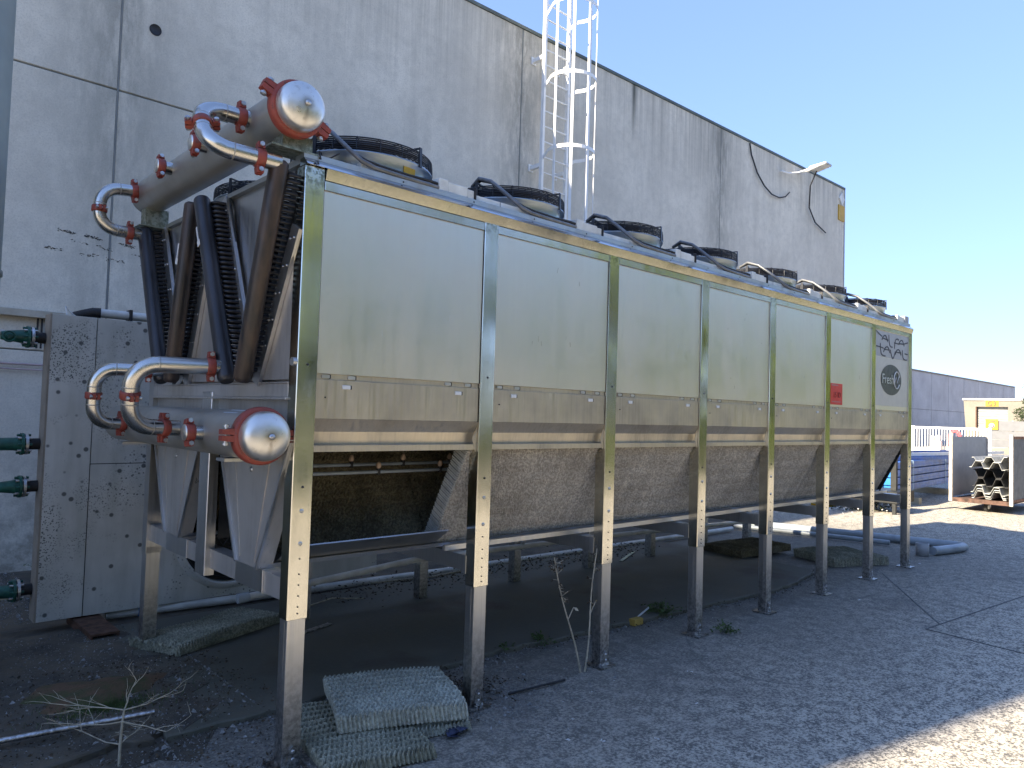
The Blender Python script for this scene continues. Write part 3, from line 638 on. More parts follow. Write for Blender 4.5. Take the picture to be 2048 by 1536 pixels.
# ---- evaporative pads: fluted cellulose blocks
def padgrid(Lx, Ly, T, nx, ny, p, amp, q=.045, sidep=None, warp=None, rough=.3):
    """block from (0,0,0) to (Lx,Ly,T); zigzag flutes on the top, ribbed edges"""
    xs_ = np.linspace(0, Lx, nx+1); ys_ = np.linspace(0, Ly, ny+1); X_, Y_ = np.meshgrid(xs_, ys_, indexing='ij')
    rs = np.random.RandomState(5)
    tri = np.abs(((Y_/q) % 2)-1)
    Z = T-amp+amp*np.abs(np.sin(math.pi*(X_/p+.9*tri)))+rs.uniform(-1, 1, X_.shape)*amp*rough
    sp = sidep or p
    dx = .007*np.sin(2*math.pi*Y_/sp)*((X_ < 1e-6)*1.+(X_ > Lx-1e-6)); dy = .007*np.sin(2*math.pi*X_/sp)*((Y_ < 1e-6)*1.+(Y_ > Ly-1e-6))
    top = np.stack([X_+dx, Y_+dy, Z], -1).reshape(-1, 3)
    idx = lambda i, j: i*(ny+1)+j
    fs = [(idx(i,j), idx(i+1,j), idx(i+1,j+1), idx(i,j+1)) for i in range(nx) for j in range(ny)]
    loop = [idx(i,0) for i in range(nx+1)]+[idx(nx,j) for j in range(1, ny+1)]+[idx(i,ny) for i in range(nx-1,-1,-1)]+[idx(0,j) for j in range(ny-1,0,-1)]
    n0 = len(top); bot = top[loop].copy(); bot[:,2] = 0
    if sidep is not None:   # lean the ribs on the edge
        bot[:,0] += .012; bot[:,1] += .0
    V = np.concatenate([top, bot]); m = len(loop)
    fs += [(loop[(k_+1) % m], loop[k_], n0+k_, n0+(k_+1) % m) for k_ in range(m)] + [tuple(n0+k_ for k_ in range(m))[::-1]]
    if warp: V = np.array([warp(*v) for v in V])
    return V.tolist(), fs
def mesh_from(name, V, F, mat):
    me = bpy.data.meshes.new(name); me.from_pydata(V, [], F); me.materials.append(mat); me.update(); return me
def put(name, me, loc, rot=(0,0,0), parent=None, mat3=None):
    o = bpy.data.objects.new(name, me); C.objects.link(o); o.location = loc; o.rotation_euler = rot
    if parent is not None: o.parent = parent
    return o
# hanging front pads: plane from (y=.05,z=1.44) down to (y=.35,z=.87); local x along X, local y up the slope, thickness inward
SL = math.hypot(.30, .57); ang = math.atan2(.57, -.30)   # rotation about X putting local y up the slope (towards -y, +z)
V, F = padgrid(1.08, SL, .10, 320, 190, .018, .013, .052, None, None, .30)
pm = mesh_from('evaporative_pad', V, F, MT['pad'])
nrm = Vector((0, -.57, -.30)).normalized()      # outward face normal (towards -y and down)
def padmatrix(x0):   # local x -> -X mirrored so that local z points outwards
    ex = Vector((1, 0, 0)); ey = Vector((0, -.30, .57)).normalized(); ez = ex.cross(ey)
    m_ = Matrix((ex, ey, ez)).transposed().to_4x4()
    m_.translation = Vector((x0, .35, .87))-ez*.10; return m_
for i in range(1, 7):
    o = bpy.data.objects.new('evaporative_pad', pm); C.objects.link(o); o.parent = ck
    w = PX[i+1]-PX[i]; mt_ = padmatrix(PX[i]-(.03 if i == 1 else 0))
    o.matrix_local = mt_ @ Matrix.Diagonal((w/1.08*(1.02 if i == 1 else 1), 1, 1, 1))
# inner pads of the front hopper (seen through the open first bay) and of the rear hopper
ce = MB()
m0_ = padmatrix(PX[1]-.03)
for i in range(44):
    y_ = .004+i*(SL-.008)/44; w_ = (SL-.008)/44*.62
    c8 = [m0_ @ Vector(p) for p in ((-.010-.004*(i%2), y_, .003), (-.001, y_, .003), (-.001, y_, .099), (-.010-.004*(i%2), y_, .099), (-.010-.004*(i%2), y_+w_, .003), (-.001, y_+w_, .003), (-.001, y_+w_, .099), (-.010-.004*(i%2), y_+w_, .099))]
    ce.hexa(c8[:4], c8[4:])
O('pad_cut_edge', ce, simple('pale_pad_edge', (.46, .45, .40), .9, 0, .2, 20), ck, kind='stuff')
O('pad_bottom_trim', MB().box(PX[1]-.03, 7.72, .24, .262, .842, .872), MT['strip'], ck)
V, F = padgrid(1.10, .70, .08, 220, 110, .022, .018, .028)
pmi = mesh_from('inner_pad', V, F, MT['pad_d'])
def innerpad(x0, ytop, ybot, flip=1):
    a = Vector((0, ytop-ybot, .57)).normalized(); ex = Vector((1,0,0)); ez = ex.cross(a)
    if ez.y > 0: ex = -ex; ez = ex.cross(a)
    m_ = Matrix((ex, a, ez)).transposed().to_4x4(); m_.translation = Vector((x0 if ex.x > 0 else x0+1.10, ybot, .87))
    o = bpy.data.objects.new('evaporative_pad', pmi); C.objects.link(o); o.parent = ck; o.matrix_local = m_
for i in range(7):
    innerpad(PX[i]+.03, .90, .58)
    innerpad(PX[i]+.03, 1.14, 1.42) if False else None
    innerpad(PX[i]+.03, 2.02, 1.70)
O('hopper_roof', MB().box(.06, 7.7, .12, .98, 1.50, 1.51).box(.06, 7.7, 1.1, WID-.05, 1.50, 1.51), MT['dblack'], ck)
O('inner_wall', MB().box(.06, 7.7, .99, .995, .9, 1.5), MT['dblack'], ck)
for k_, (y, z, x1, nz) in enumerate(((.45, 1.294, 1.45, (.28, .749, 1.19)), (.60, 1.325, 1.50, (.66, 1.02, 1.38)))):
    mb = MB().cyl((.1, y, z), (x1, y, z), .010, 8)
    for x in nz: mb.cyl((x, y, z-.016), (x, y, z+.02), .013, 8, 1).lathe([(.009, 0), (.016, .012), (.016, .02), (.007, .04), (0, .04)], (x, y, z+.02), (-.2,-.4,1), 10, 2)
    O('spray_pipe', mb, [MT['grey_pvc'], MT['rubber'], MT['nozzle']], ck)

# ---- coils: manifolds, return bends, edge strips
XM = -.115
legs = [((1.985, 2.765), (1.52, 1.80)), ((1.13, 2.775), (1.345, 1.80)), ((.985, 2.775), (.535, 1.79)), ((.035, 2.765), (.335, 1.79))]
BL = [((2.03, 2.79), (1.63, 1.80)), ((1.115, 2.76), (1.53, 1.82)), ((.956, 2.78), (.55, 1.80)), ((.062, 2.74), (.455, 1.82))]
SLN = [((1.976, 2.79), (1.49, 1.78)), ((1.09, 2.74), (1.42, 1.77)), ((.958, 2.80), (.485, 1.78)), ((.060, 2.50), (.441, 1.765))]
bend = MB().tube([(0, -.035, 0), (-.045, -.035, 0), (-.060, -.026, 0), (-.064, 0, 0), (-.060, .026, 0), (-.045, .035, 0), (0, .035, 0)], .0092, 7)
b0 = None
for li, ((yt, zt), (yb, zb)) in enumerate(legs):
    top, bot = Vector((XM, yt, zt)), Vector((XM, yb, zb)); d = (top-bot).normalized()
    mb = MB().tube([bot-d*.025, bot-d*.012, bot, top, top+d*.010, top+d*.020], [.032, .042, .044, .044, .040, .025], 20)
    mn = O('coil_manifold', mb, MT['mani' if li in (1, 3) else 'mani2'], ck)
    if li in (1, 2):   # paper tags taped on
        t0 = bot.lerp(top, .66 if li == 1 else .72)
        O('paper_tag', MB().slab(t0+Vector((-.044,.018,0)), t0+Vector((-.044,.018,0))+d*.12, .012, .003, 0, (0,1,0)).slab(t0+Vector((-.046,.012,0)), t0+Vector((-.046,.012,0))+d*.035, .03, .003, 0, (0,1,0)), MT['paper'], mn)
    (by1, bz1), (by0, bz0) = BL[li]; B1, B0 = Vector((-.008, by1, bz1)), Vector((-.008, by0, bz0)); n = 36
    for i in range(n):
        p = B0.lerp(B1, (i+.5)/n)
        if b0 is None: b0 = O('return_bend', bend, MT['black'], ck, loc=p)
        else: D(b0, p, ck, 'return_bend')
    mb = MB()
    for i in range(0, n):
        mb.cyl(bot.lerp(top, (i+.5)/n), B0.lerp(B1, (i+.5)/n)+Vector((.02, -.02, 0)), .0075, 6)
    O('feeder_stubs', mb, MT['rubber'], ck)
    O('tube_sheet', MB().slab(B0+Vector((.016, 0, -.02)), B1+Vector((.016, 0, .02)), .11, .008, 0, (0,1,0)), MT['dblack'], ck)
    (sy1, sz1), (sy0, sz0) = SLN[li]; s0, s1 = Vector((.0, sy0, sz0)), Vector((.0, sy1, sz1))
    mb = MB().slab(s0, s1, .080, .02, 0, (0,1,0))
    for i in range(6):
        for o_ in (-.018, .022): mb.lathe([(0,.004),(.006,.004),(.007,0)], s0.lerp(s1, .08+.17*i)+Vector((-.011, o_, 0)), (-1,0,0), 6, 1)
    O('coil_edge_strip', mb, [MT['strip'], MT['bolt']], ck)
# sloping end sheets between the coils
O('valley_plate', MB().prism([(.012, 1.06, 2.74), (.012, 1.40, 1.78), (.012, .62, 1.78)], (.004,0,0)), MT['plate'], ck)
O('side_triangle', MB().prism([(.012, .004, 2.70), (.012, .40, 1.78), (.012, .004, 1.78)], (.004,0,0)), MT['plate'], ck)
O('valley_plate', MB().prism([(.03, .14, 2.86), (.03, .92, 2.80), (.03, .48, 1.80)], (.004,0,0)), MT['strip'], ck)
O('valley_plate', MB().prism([(.03, 1.16, 2.82), (.03, 1.96, 2.80), (.03, 1.5, 1.80)], (.004,0,0)), MT['strip'], ck)
O('drain_stub', MB().cyl((-.02, .02, 1.86), (.1, .02, 1.86), .02, 12), MT['strip'], ck)

# ---- big headers
def clampring(mb, c, ax, r, w, lug, seg=36, m=0, mbolt=1, la=(0,0,1)):
    """grooved coupling: two half rings with bolt lugs along direction la"""
    ax = Vector(ax).normalized(); c = Vector(c)
    mb.lathe([(r*.97, -w/2), (r*1.10, -w/2), (r*1.17, -w*.36), (r*1.17, w*.36), (r*1.10, w/2), (r*.97, w/2)], c, ax, seg, m)
    la = Vector(la); la = (la-ax*la.dot(ax)).normalized(); tt = ax.cross(la)
    for s in (1, -1):
        p = c+la*s*(r*1.12)
        q_ = p+la*s*lug
        mb.hexa([p-ax*w*.42-tt*w*.55, p+ax*w*.42-tt*w*.55, p+ax*w*.42-tt*.002, p-ax*w*.42-tt*.002], [q_-ax*w*.36-tt*w*.45, q_+ax*w*.36-tt*w*.45, q_+ax*w*.36-tt*.003, q_-ax*w*.36-tt*.003], m)
        mb.hexa([p-ax*w*.42+tt*.002, p+ax*w*.42+tt*.002, p+ax*w*.42+tt*w*.55, p-ax*w*.42+tt*w*.55], [q_-ax*w*.36+tt*.003, q_+ax*w*.36+tt*.003, q_+ax*w*.36+tt*w*.45, q_-ax*w*.36+tt*w*.45], m)
        b = p+la*s*lug*.55
        mb.cyl(b-tt*w*.85, b+tt*w*.85, w*.16, 8, mbolt)
        for e in (-1, 1): mb.cyl(b+tt*e*w*.80, b+tt*e*w*.62, w*.28, 6, mbolt)
    return mb
def header(xc, z, y0, y1, r, la, name='header_pipe'):
    """pipe along y with an end cap and clamp at y0"""
    mb = MB().lathe([(r, 0), (r, (y1-y0)*.22), (r*1.006, (y1-y0)*.222), (r*1.006, (y1-y0)*.226), (r, (y1-y0)*.228), (r, (y1-y0)*.6), (r*1.006, (y1-y0)*.602), (r, (y1-y0)*.606), (r, y1-y0-.05), (r*.9, y1-y0-.02), (r*.55, y1-y0), (0, y1-y0+.004)], (xc, y0, z), (0,1,0), 48)
    h = O(name, mb, MT['headerm'], ck)
    cap = MB().lathe([(r*1.0, .0), (r*1.0, -.045), (r*.97, -.062), (r*.90, -.073), (r*.72, -.088), (r*.45, -.099), (r*.2, -.104), (0, -.105)], (xc, y0, z), (0,1,0), 48)
    cap.lathe([(.013, 0), (.013, .010), (0, .011)], (xc, y0-.104, z), (0,-1,0), 12, 1)
    O('end_cap', cap, [MT['capm'], MT['bolt']], h)
    O('clamp', clampring(MB(), (xc, y0+.012, z), (0,1,0), r, .055, .055, 44, la=la), [MT['red'], MT['bolt']], h)
    return h
hu = header(-.065, 3.02, -.02, 2.16, .112, (-1, 0, .45), 'upper_header')
hl = header(-.145, 1.515, .03, 2.20, .112, (-1, 0, .02), 'lower_header')
O('header_bracket', MB().box(-.10, .05, .04, .14, 2.853, 2.925).box(-.16, .07, .02, .16, 2.845, 2.853), steel('mossy_bracket', (.40,.42,.34), .5, .4, 0, .6, 30, .5), ck)
O('header_bracket', MB().box(-.12, .02, 1.96, 2.06, 2.80, 2.92).box(-.16, .04, 1.94, 2.08, 2.795, 2.80), steel('mossy_bracket_b', (.40,.42,.34), .5, .4, 0, .6, 30, .5), ck)
for y in (.30, 1.9): O('header_saddle', MB().box(-.22, .03, y-.05, y+.05, 1.385, 1.40), MT['leg'], ck)
O('maker_plate', MB().add([(-.145+.1135*math.cos(R(a)), y, 1.515+.1135*math.sin(R(a))) for a in (70, 95, 120) for y in (.18, .34)], [(0,2,3,1),(2,4,5,3)]), MT['bblue'] if False else simple('pale_label', (.6,.66,.70), .4), hl)

def loop_pipe(pts, r, couplings, name, bendr=.085):
    """pipe through corner points with rounded elbows; couplings at (seg index, t)"""
    P = [Vector(p) for p in pts]; path = [P[0]]; n = len(P)
    welds = []
    for i in range(1, n-1):
        a, b, c = P[i-1], P[i], P[i+1]; br = min(bendr, (b-a).length*.49, (c-b).length*.49)
        s = b+(a-b).normalized()*br; e = b+(c-b).normalized()*br
        for j in range(9):
            t = j/8; path.append(s*(1-t)**2+b*2*t*(1-t)+e*t*t) if False else path.append(_arc(s, b, e, t))
        welds += [(s, (b-a).normalized()), (e, (c-b).normalized())]
    path.append(P[-1])
    mb = MB().tube(path, r, 22)
    for w_, d_ in welds: mb.lathe([(r*.99, -.004), (r*1.035, 0), (r*.99, .004)], w_, d_, 22, 1)
    o = O(name, mb, [MT['pipe'], MT['headerm']], ck)
    for (i, t, la) in couplings:
        c = P[i].lerp(P[i+1], t); ax = P[i+1]-P[i]
        O('coupling', clampring(MB(), c, ax, r, .040, .030, 24, la=la), [MT['red'], MT['bolt']], o)
    return o
def _arc(s, b, e, t):
    # circular arc tangent to both legs
    u, v = (s-b), (e-b); L = u.length; ua, va = u/L, v/L; ang = ua.angle(va)
    bis = (ua+va).normalized(); cdist = L/math.cos(ang/2); c = b+bis*cdist
    r0, r1 = s-c, e-c; th = r0.angle(r1)
    return c+(r0*math.sin((1-t)*th)+r1*math.sin(t*th))/math.sin(th)
PR = .0385
# upper near loop: header stub -> over and down -> manifold 4
loop_pipe([(-.10, .27, 3.02), (-.40, .27, 3.02), (-.44, .06, 2.775), (-.115, .03, 2.765)], PR, [(0, .36, (0, 0, 1)), (1, .50, (1, -.2, .3)), (2, .72, (0, .1, 1))], 'connection_pipe', .115)
# upper far loop
loop_pipe([(-.10, 1.975, 3.02), (-.385, 1.975, 2.995), (-.39, 1.975, 2.74), (-.115, 1.975, 2.735)], PR, [(0, .32, (0, 0, 1)), (1, .55, (0, 1, 0)), (2, .66, (0, 0, 1))], 'connection_pipe', .105)
# lower near loop: manifold 3 bottom -> left -> down -> header
loop_pipe([(-.115, .535, 1.840), (-.545, .555, 1.832), (-.535, .76, 1.535), (-.17, .80, 1.520)] if False else [(-.115, .56, 1.840), (-.53, .62, 1.834), (-.515, .70, 1.532), (-.17, .80, 1.520)], PR*1.04, [(0, .16, (0, 0, 1)), (1, .50, (0, 1, 0)), (2, .52, (0, 0, 1))], 'connection_pipe', .115)
# lower far loop
loop_pipe([(-.115, 1.50, 1.845), (-.455, 1.58, 1.838), (-.455, 1.62, 1.525), (-.17, 1.70, 1.516)], PR, [(0, .22, (0, 0, 1)), (1, .50, (0, 1, 0)), (2, .60, (0, 0, 1))], 'connection_pipe', .105)
# short stubs closed by round blanks
for (x0, y, z, x1) in ((-.14, .80, 3.02, -.225), (-.14, 1.34, 3.02, -.225), (-.22, .455, 1.513, -.305)):
    st = O('blanked_stub', MB().cyl((x0, y, z), (x1, y, z), PR*.95, 20), MT['pipe'], ck)
    O('coupling', clampring(MB(), (x1-.008, y, z), (1, 0, 0), PR, .042, .022, 24, la=(0, -.2, -1)), [MT['red'], MT['bolt']], st)
    O('blank_disc', MB().lathe([(0, .0), (PR*1.0, 0), (PR*1.02, -.006), (PR*1.02, -.02)], (x1-.032, y, z), (-1, 0, 0), 20), MT['capm'], st)

# ---- lettering, stickers
def text_mesh(txt, size, mat, origin, xdir, zdir, parent, name='lettering', ext=.001, align='CENTER'):
    cu = bpy.data.curves.new(name, 'FONT'); cu.body = txt; cu.size = size; cu.extrude = ext; cu.align_x = align; cu.align_y = 'CENTER'
    o = bpy.data.objects.new(name, cu); C.objects.link(o); bpy.context.view_layer.update()
    me = bpy.data.meshes.new_from_object(o.evaluated_get(bpy.context.evaluated_depsgraph_get()))
    bpy.data.objects.remove(o); me.materials.clear(); me.materials.append(mat)
    o = bpy.data.objects.new(name, me); C.objects.link(o)
    x = Vector(xdir).normalized(); z = Vector(zdir).normalized(); m_ = Matrix((x, z, x.cross(z))).transposed().to_4x4()
    m_.translation = Vector(origin)-(wloc(parent) if parent is not None else Vector()); o.matrix_local = m_
    if parent is not None: o.parent = parent
    return o
LX0, LX1 = PX[6]+.104, PX[7]-.004
O('logo_sheet', MB().box(LX0+.002, LX1-.002, .007, .0098, 2.40, 2.684), simple('printed_logo_sheet', (.42,.41,.42), .4, .3, .05, 5), ck, label='grey printed logo sheet')
O('badge_sheet', MB().box(LX0+.002, LX1-.002, .007, .0098, 1.86, 2.395), simple('badge_sheet', (.58,.55,.50), .4, .3, .05, 5), ck)
def strokes(paths, x0, z0, w, h, t, parent, name, mat, y=.0055):
    mb = MB()
    for pth in paths:
        pts_ = [Vector((x0+u*w, y, z0+v*h)) for u, v in pth]
        sm = [pts_[0]]
        for i in range(1, len(pts_)-1):
            sm += [pts_[i].lerp(pts_[i-1], .18), pts_[i].lerp(pts_[i+1], .18)]
        sm.append(pts_[-1])
        for a, b in zip(sm[:-1], sm[1:]): mb.slab(a, b, t, .0025, 0, (b-a).cross(Vector((0,1,0))))
    return O(name, mb, mat, parent)
SX, SZ, SW, SH = LX0+.02, 2.40, (LX1-LX0-.04), .28
A1 = lambda u, v: [(u, v), (u+.02, v+.10), (u+.07, v+.20), (u+.12, v+.20), (u+.16, v+.06), (u+.18, v-.02)]
strokes([[(0,.97),(.10,.86),(.17,.80)], A1(.17,.66), [(.19,.74),(.36,.70)], [(.38,.92),(.39,.70),(.41,.50),(.46,.45),(.50,.46)], [(.56,.42),(.57,.60),(.60,.80),(.66,.84),(.70,.80)], [(.55,.65),(.66,.64),(.72,.64)], A1(.70,.62), [(.70,.66),(.86,.68),(1.0,.78)],
         [(0,.38),(.12,.37),(.22,.34)], [(.12,.52),(.13,.30),(.15,.10),(.22,.04),(.28,.05)], [(.22,.20),(.27,.38),(.33,.44),(.38,.38),(.42,.20)], [(.24,.31),(.38,.31)], [(.43,.34),(.47,.10),(.51,-.02),(.55,.10),(.59,.30)], [(.59,.18),(.63,.36),(.69,.42),(.74,.36),(.78,.20)], [(.60,.29),(.78,.29)], [(.82,.42),(.83,.24),(.85,.08),(.91,.03),(.97,.05)], [(.90,.29),(1.0,.28)]],
        SX, SZ, SW, SH, .014, ck, 'maker_lettering', MT['print'])
bc = (7.17, 2.155)
badge = O('badge', MB().prism([(bc[0]+.01+.30*math.cos(2*math.pi*i/40), .0045, bc[1]+.172*math.sin(2*math.pi*i/40)) for i in range(40)], (0, .004, 0)), simple('badge_black', (.035,.035,.032), .35, .1, .1, 5), ck)
for v in range(0): pass
text_mesh('Fresh', .155, simple('badge_silver', (.6,.6,.6), .3, .5, .05, 5), (bc[0]-.09, .0025, bc[1]), (1,0,0), (0,0,1), badge, 'badge_lettering')
mb = MB().tube([(bc[0]+.165+.085*math.cos(a), .002, bc[1]+.004+.095*math.sin(a)) for a in [R(20+310*i/20) for i in range(21)]], .006, 6)
mb.tube([(bc[0]+.10, .002, bc[1]-.03), (bc[0]+.145, .002, bc[1]+.04), (bc[0]+.17, .002, bc[1]-.03), (bc[0]+.235, .002, bc[1]+.06)], .004, 6)
O('badge_swirl', mb, MT['paper'], badge)
rs_ = O('red_sticker', MB().box(5.635, 5.90, .006, .0098, 1.835, 2.045), MT['redp'], ck, label='red sticker on the sixth side panel')
text_mesh('15 ID', .075, simple('sticker_dark_print', (.20,.01,.01), .6), (5.775, .0048, 1.93), (1,0,0), (0,0,1), rs_, 'sticker_lettering')
O('sticker_line', MB().box(5.645, 5.80, .0045, .0058, 2.022, 2.034).box(5.66, 5.86, .0045, .0058, 1.86, 1.868), simple('sticker_pale_print', (.45,.2,.2), .6), rs_)

# ================================================================== OLD SPOTTED CABINET BEHIND
BY, BX0, BX1, BZ0, BZ1 = 2.9, -.435, 2.35, .085, 2.262
cb = T('old_condenser_cabinet', 'mould-spotted grey metal cabinet standing between the cooler and the wall', 'cabinet', (BX0, BY, 0))
fc = (.93, .52); fr = .43
def sheet_with_hole(x0, x1, z0, z1, c, r, y0, y1):
    mb = MB(); n = 48
    pts_ = []
    angl = sorted([2*math.pi*i/n-math.pi for i in range(n)]+[math.atan2(zz_-c[1], xx_-c[0]) for xx_ in (x0, x1) for zz_ in (z0, z1)]); n = len(angl)
    for a in angl:
        dx, dz = math.cos(a), math.sin(a)
        t = min([(x1-c[0])/dx if dx > 1e-6 else 9e9, (x0-c[0])/dx if dx < -1e-6 else 9e9, (z1-c[1])/dz if dz > 1e-6 else 9e9, (z0-c[1])/dz if dz < -1e-6 else 9e9])
        pts_.append(((c[0]+dx*t, c[1]+dz*t), (c[0]+dx*r, c[1]+dz*r)))
    vs = []; fs = []
    for (ox, oz), (ix, iz) in pts_: vs += [(ox, y0, oz), (ix, y0, iz), (ix, y1, iz)]
    for i in range(n):
        j = (i+1) % n; fs += [(3*i, 3*j, 3*j+1, 3*i+1), (3*i+1, 3*j+1, 3*j+2, 3*i+2)]
    mb.add(vs, fs); return mb
O('side_panel', MB().box(BX0, -.148, BY-.004, BY+.02, BZ0, BZ1), MT['spot'], cb, bevel=.002)
O('face_panel', MB().box(-.142, BX1, BY, BY+.02, 1.190, BZ1), MT['spot'], cb)
mb = sheet_with_hole(-.142, 2.0, BZ0, 1.184, (fc[0], .60), .40, BY, BY+.02); mb.box(2.0, BX1, BY, BY+.02, BZ0, 1.184)
O('face_panel', mb, MT['spot'], cb)
O('cabinet_body', MB().box(BX0+.002, BX1, BY+.03, BY+.15, BZ0, BZ1-.01), MT['dblack'], cb)
O('end_cover', MB().box(BX0-.012, BX0+.001, BY-.004, BY+.16, BZ0, BZ1), simple('stained_beige_edge', (.30,.26,.21), .6), cb)
O('fan_ring', MB().lathe([(.46, .0), (.455, -.012), (.42, -.03), (.402, -.02), (.400, .02), (.39, .1)], (fc[0], BY, .60), (0, 1, 0), 56), MT['spot'], cb)
O('fan_bowl', MB().lathe([(.39, .09), (0, .09)], (fc[0], BY, .60), (0,1,0), 40), MT['rubber'], cb)
mb = MB()
for r_ in np.linspace(.06, .39, 12): mb.tube([(fc[0]+r_*math.cos(2*math.pi*i/40), BY-.012, .60+r_*math.sin(2*math.pi*i/40)) for i in range(40)], .0035, 4, 0, False, True)
for i in range(8):
    a = math.pi*i/4+.2; mb.cyl((fc[0], BY-.014, .6), (fc[0]+.4*math.cos(a), BY-.014, .6+.4*math.sin(a)), .005, 5)
O('fan_guard', mb, MT['black'], cb)
# green flanged valves on the left side
def valve(z, y, big=True, upright=False):
    mb = MB(); x = BX0-.012
    mb.cyl((x, y, z), (x-.09, y, z), .040, 18, 1)
    for xx, r_ in ((x-.075, .075), (x-.10, .078)): mb.lathe([(0, 0), (r_, 0), (r_, .018), (0, .018)], (xx, y, z), (-1,0,0), 24, 0 if xx < x-.09 else 2, False)
    for i in range(8):
        a = 2*math.pi*i/8; mb.cyl((x-.055, y+.062*math.cos(a), z+.062*math.sin(a)), (x-.14, y+.062*math.cos(a), z+.062*math.sin(a)), .009, 6, 3 if i % 2 else 0)
    mb.tube([(x-.115, y, z), (x-.16, y, z), (x-.26, y, z), (x-.27, y, z)], [.05, .045, .032 if not upright else .044, .03], 18, 0)
    return O('flanged_valve', mb, [MT['green'], MT['rubber'], MT['bolt'], MT['bolt']], cb)
v1_ = valve(2.09, 3.02); O('hand_wheel', MB().lathe([(.035, 0), (.042, .008), (.035, .016), (.028, .008), (.035, 0)], (BX0-.24, 2.96, 2.08), (0,-1,0), 20).cyl((BX0-.24, 3.02, 2.08), (BX0-.24, 2.94, 2.08), .012, 8), MT['green'], v1_)
O('outlet_pipe', MB().cyl((BX0-.26, 3.02, 2.11), (-1.6, 3.02, 2.13), .018, 10), simple('pale_outlet_pipe', (.5,.45,.42), .5), v1_)
v2_ = valve(1.33, 3.02, True, True)
O('outlet_pipe', MB().cyl((BX0-.27, 3.02, 1.33), (-1.3, 3.02, 1.33), .036, 12), simple('olive_pipe', (.24,.24,.12), .6), v2_)
valve(1.03, 3.02); v4_ = valve(.30, 3.02, True, True)
O('outlet_pipe', MB().cyl((BX0-.27, 3.02, .30), (-1.3, 3.02, .30), .04, 12), MT['green'], v4_)
tag(O('top_pipe', MB().tube([(-.10, 3.05, 2.315), (2.2, 3.05, 2.32)], .034, 16, 0).tube([(-.26, 3.1, 2.28), (-.19, 3.08, 2.30), (-.14, 3.06, 2.315), (-.09, 3.05, 2.315)], [.03, .036, .038, .04], 12, 1).box(.10, .12, 3.0, 3.1, 2.265, 2.36, 1), [MT['white_pvc'], MT['rubber']], origin=(-.1, 3.05, 2.3)), 'pale pipe with black elbow lying along the top of the spotted cabinet', 'pipe')
tag(O('bent_wire', MB().tube([(-.335, 2.95, 2.26), (-.345, 2.95, 2.33), (-.30, 2.96, 2.28), (-.27, 2.97, 2.262)], .006, 6), MT['white'], origin=(-.335, 2.95, 2.26)), 'thin white bent wire sticking up from the cabinet top', 'wire')
tag(O('rusty_channel', MB().box(-.20, -.02, 2.42, 3.1, .055, .072).box(-.20, -.185, 2.42, 3.1, .0, .055).box(-.035, -.02, 2.42, 3.1, .0, .055), MT['rust'], origin=(-.11, 2.75, 0), bevel=.003), 'rusty steel channel propping the spotted cabinet off the ground', 'steel support')
tag(O('timber_plank', MB().box(-1.8, -.40, 4.05, 4.22, .01, .05), simple('pale_plank_wood', (.45,.36,.22), .8), origin=(-1, 4.1, 0)), 'pale plank on the ground beside the lowest green valve', 'plank')  # pale yellow-brown plank with random mottling

# ================================================================== LOOSE PIPES
o = O('white_waste_pipe', MB().tube([(.70, 2.0, .283), (2.19, 2.0, .385), (4.5, 2.0, .36), (7.6, 2.0, .29)], .026, 14).tube([(.70, 2.0, .283), (.62, 2.0, .278)], .036, 14, 1)
      .box(2.16, 2.20, 1.985, 2.06, .34, .43, 1).box(3.40, 3.43, 1.985, 2.06, .34, .42, 1).box(4.52, 4.55, 1.985, 2.06, .33, .41, 1), [MT['white_pvc'], MT['grey_pvc']], origin=(.7, 2.0, .28))
tag(o, 'cream plastic pipe running under the cooler along its rear legs', 'pipe')
o = O('white_waste_pipe', MB().tube([(.03, 2.98, .045), (1.12, 2.86, .05), (3.0, 2.74, .05), (8.3, 2.62, .05)], .033, 14).tube([(.25, 2.955, .046), (.30, 2.95, .046)], .036, 14, 1), [MT['white_pvc'], MT['bblue']], origin=(0, 3, 0))
tag(o, 'long white pipe on the ground at the foot of the spotted cabinet', 'pipe')
o = O('grey_drain_pipe', MB().tube([(8.9, 2.95, .06), (9.35, 1.4, .06), (9.62, .10, .06), (9.64, -.02, .06), (9.58, -.06, .06), (9.30, -.02, .06), (8.85, .09, .06)], .055, 16)
      .tube([(8.6, 2.75, .05), (8.9, 1.6, .05), (9.1, .7, .05)], .035, 12), MT['grey_pvc'], origin=(9.4, 1.2, 0))
tag(o, 'grey drain pipe curving on the yard past the far end of the cooler', 'pipe')
tag(O('upright_can', MB().lathe([(0, 0), (.075, 0), (.078, .16), (.07, .162), (.07, .1), (0, .1)], (8.72, .17, .002), (0,0,1), 28), MT['greyp'], origin=(8.72, .17, 0)), 'small dark grey can standing beside the end of the grey drain pipe', 'can')
tag(O('steel_rod', MB().tube([(-1.6, 1.05, .06), (-.92, .93, .075), (-.30, .79, .095)], .014, 10), MT['leg'], origin=(-.9, .93, .05)), 'thin grey pipe lying on the ground at the lower left', 'pipe')
tag(O('steel_rod', MB().tube([(2.2, 2.75, .04), (2.8, 2.6, .05), (3.3, 2.68, .045)], .010, 8).tube([(1.35, 2.35, .04), (1.6, 2.4, .06), (1.85, 2.3, .04)], .006, 6), MT['dry'], origin=(2.8, 2.6, .03)), 'thin bent sticks lying in the dark under the cooler', 'stick')
tag(O('pale_offcut', MB().slab((5.0, 2.05, .045), (5.55, 2.3, .05), .006, .035, 0, (0,0,1)), simple('cream_offcut', (.5,.52,.36), .6), origin=(5.2, 2.1, 0)), 'pale green strip lying under the cooler near its fourth leg', 'offcut')
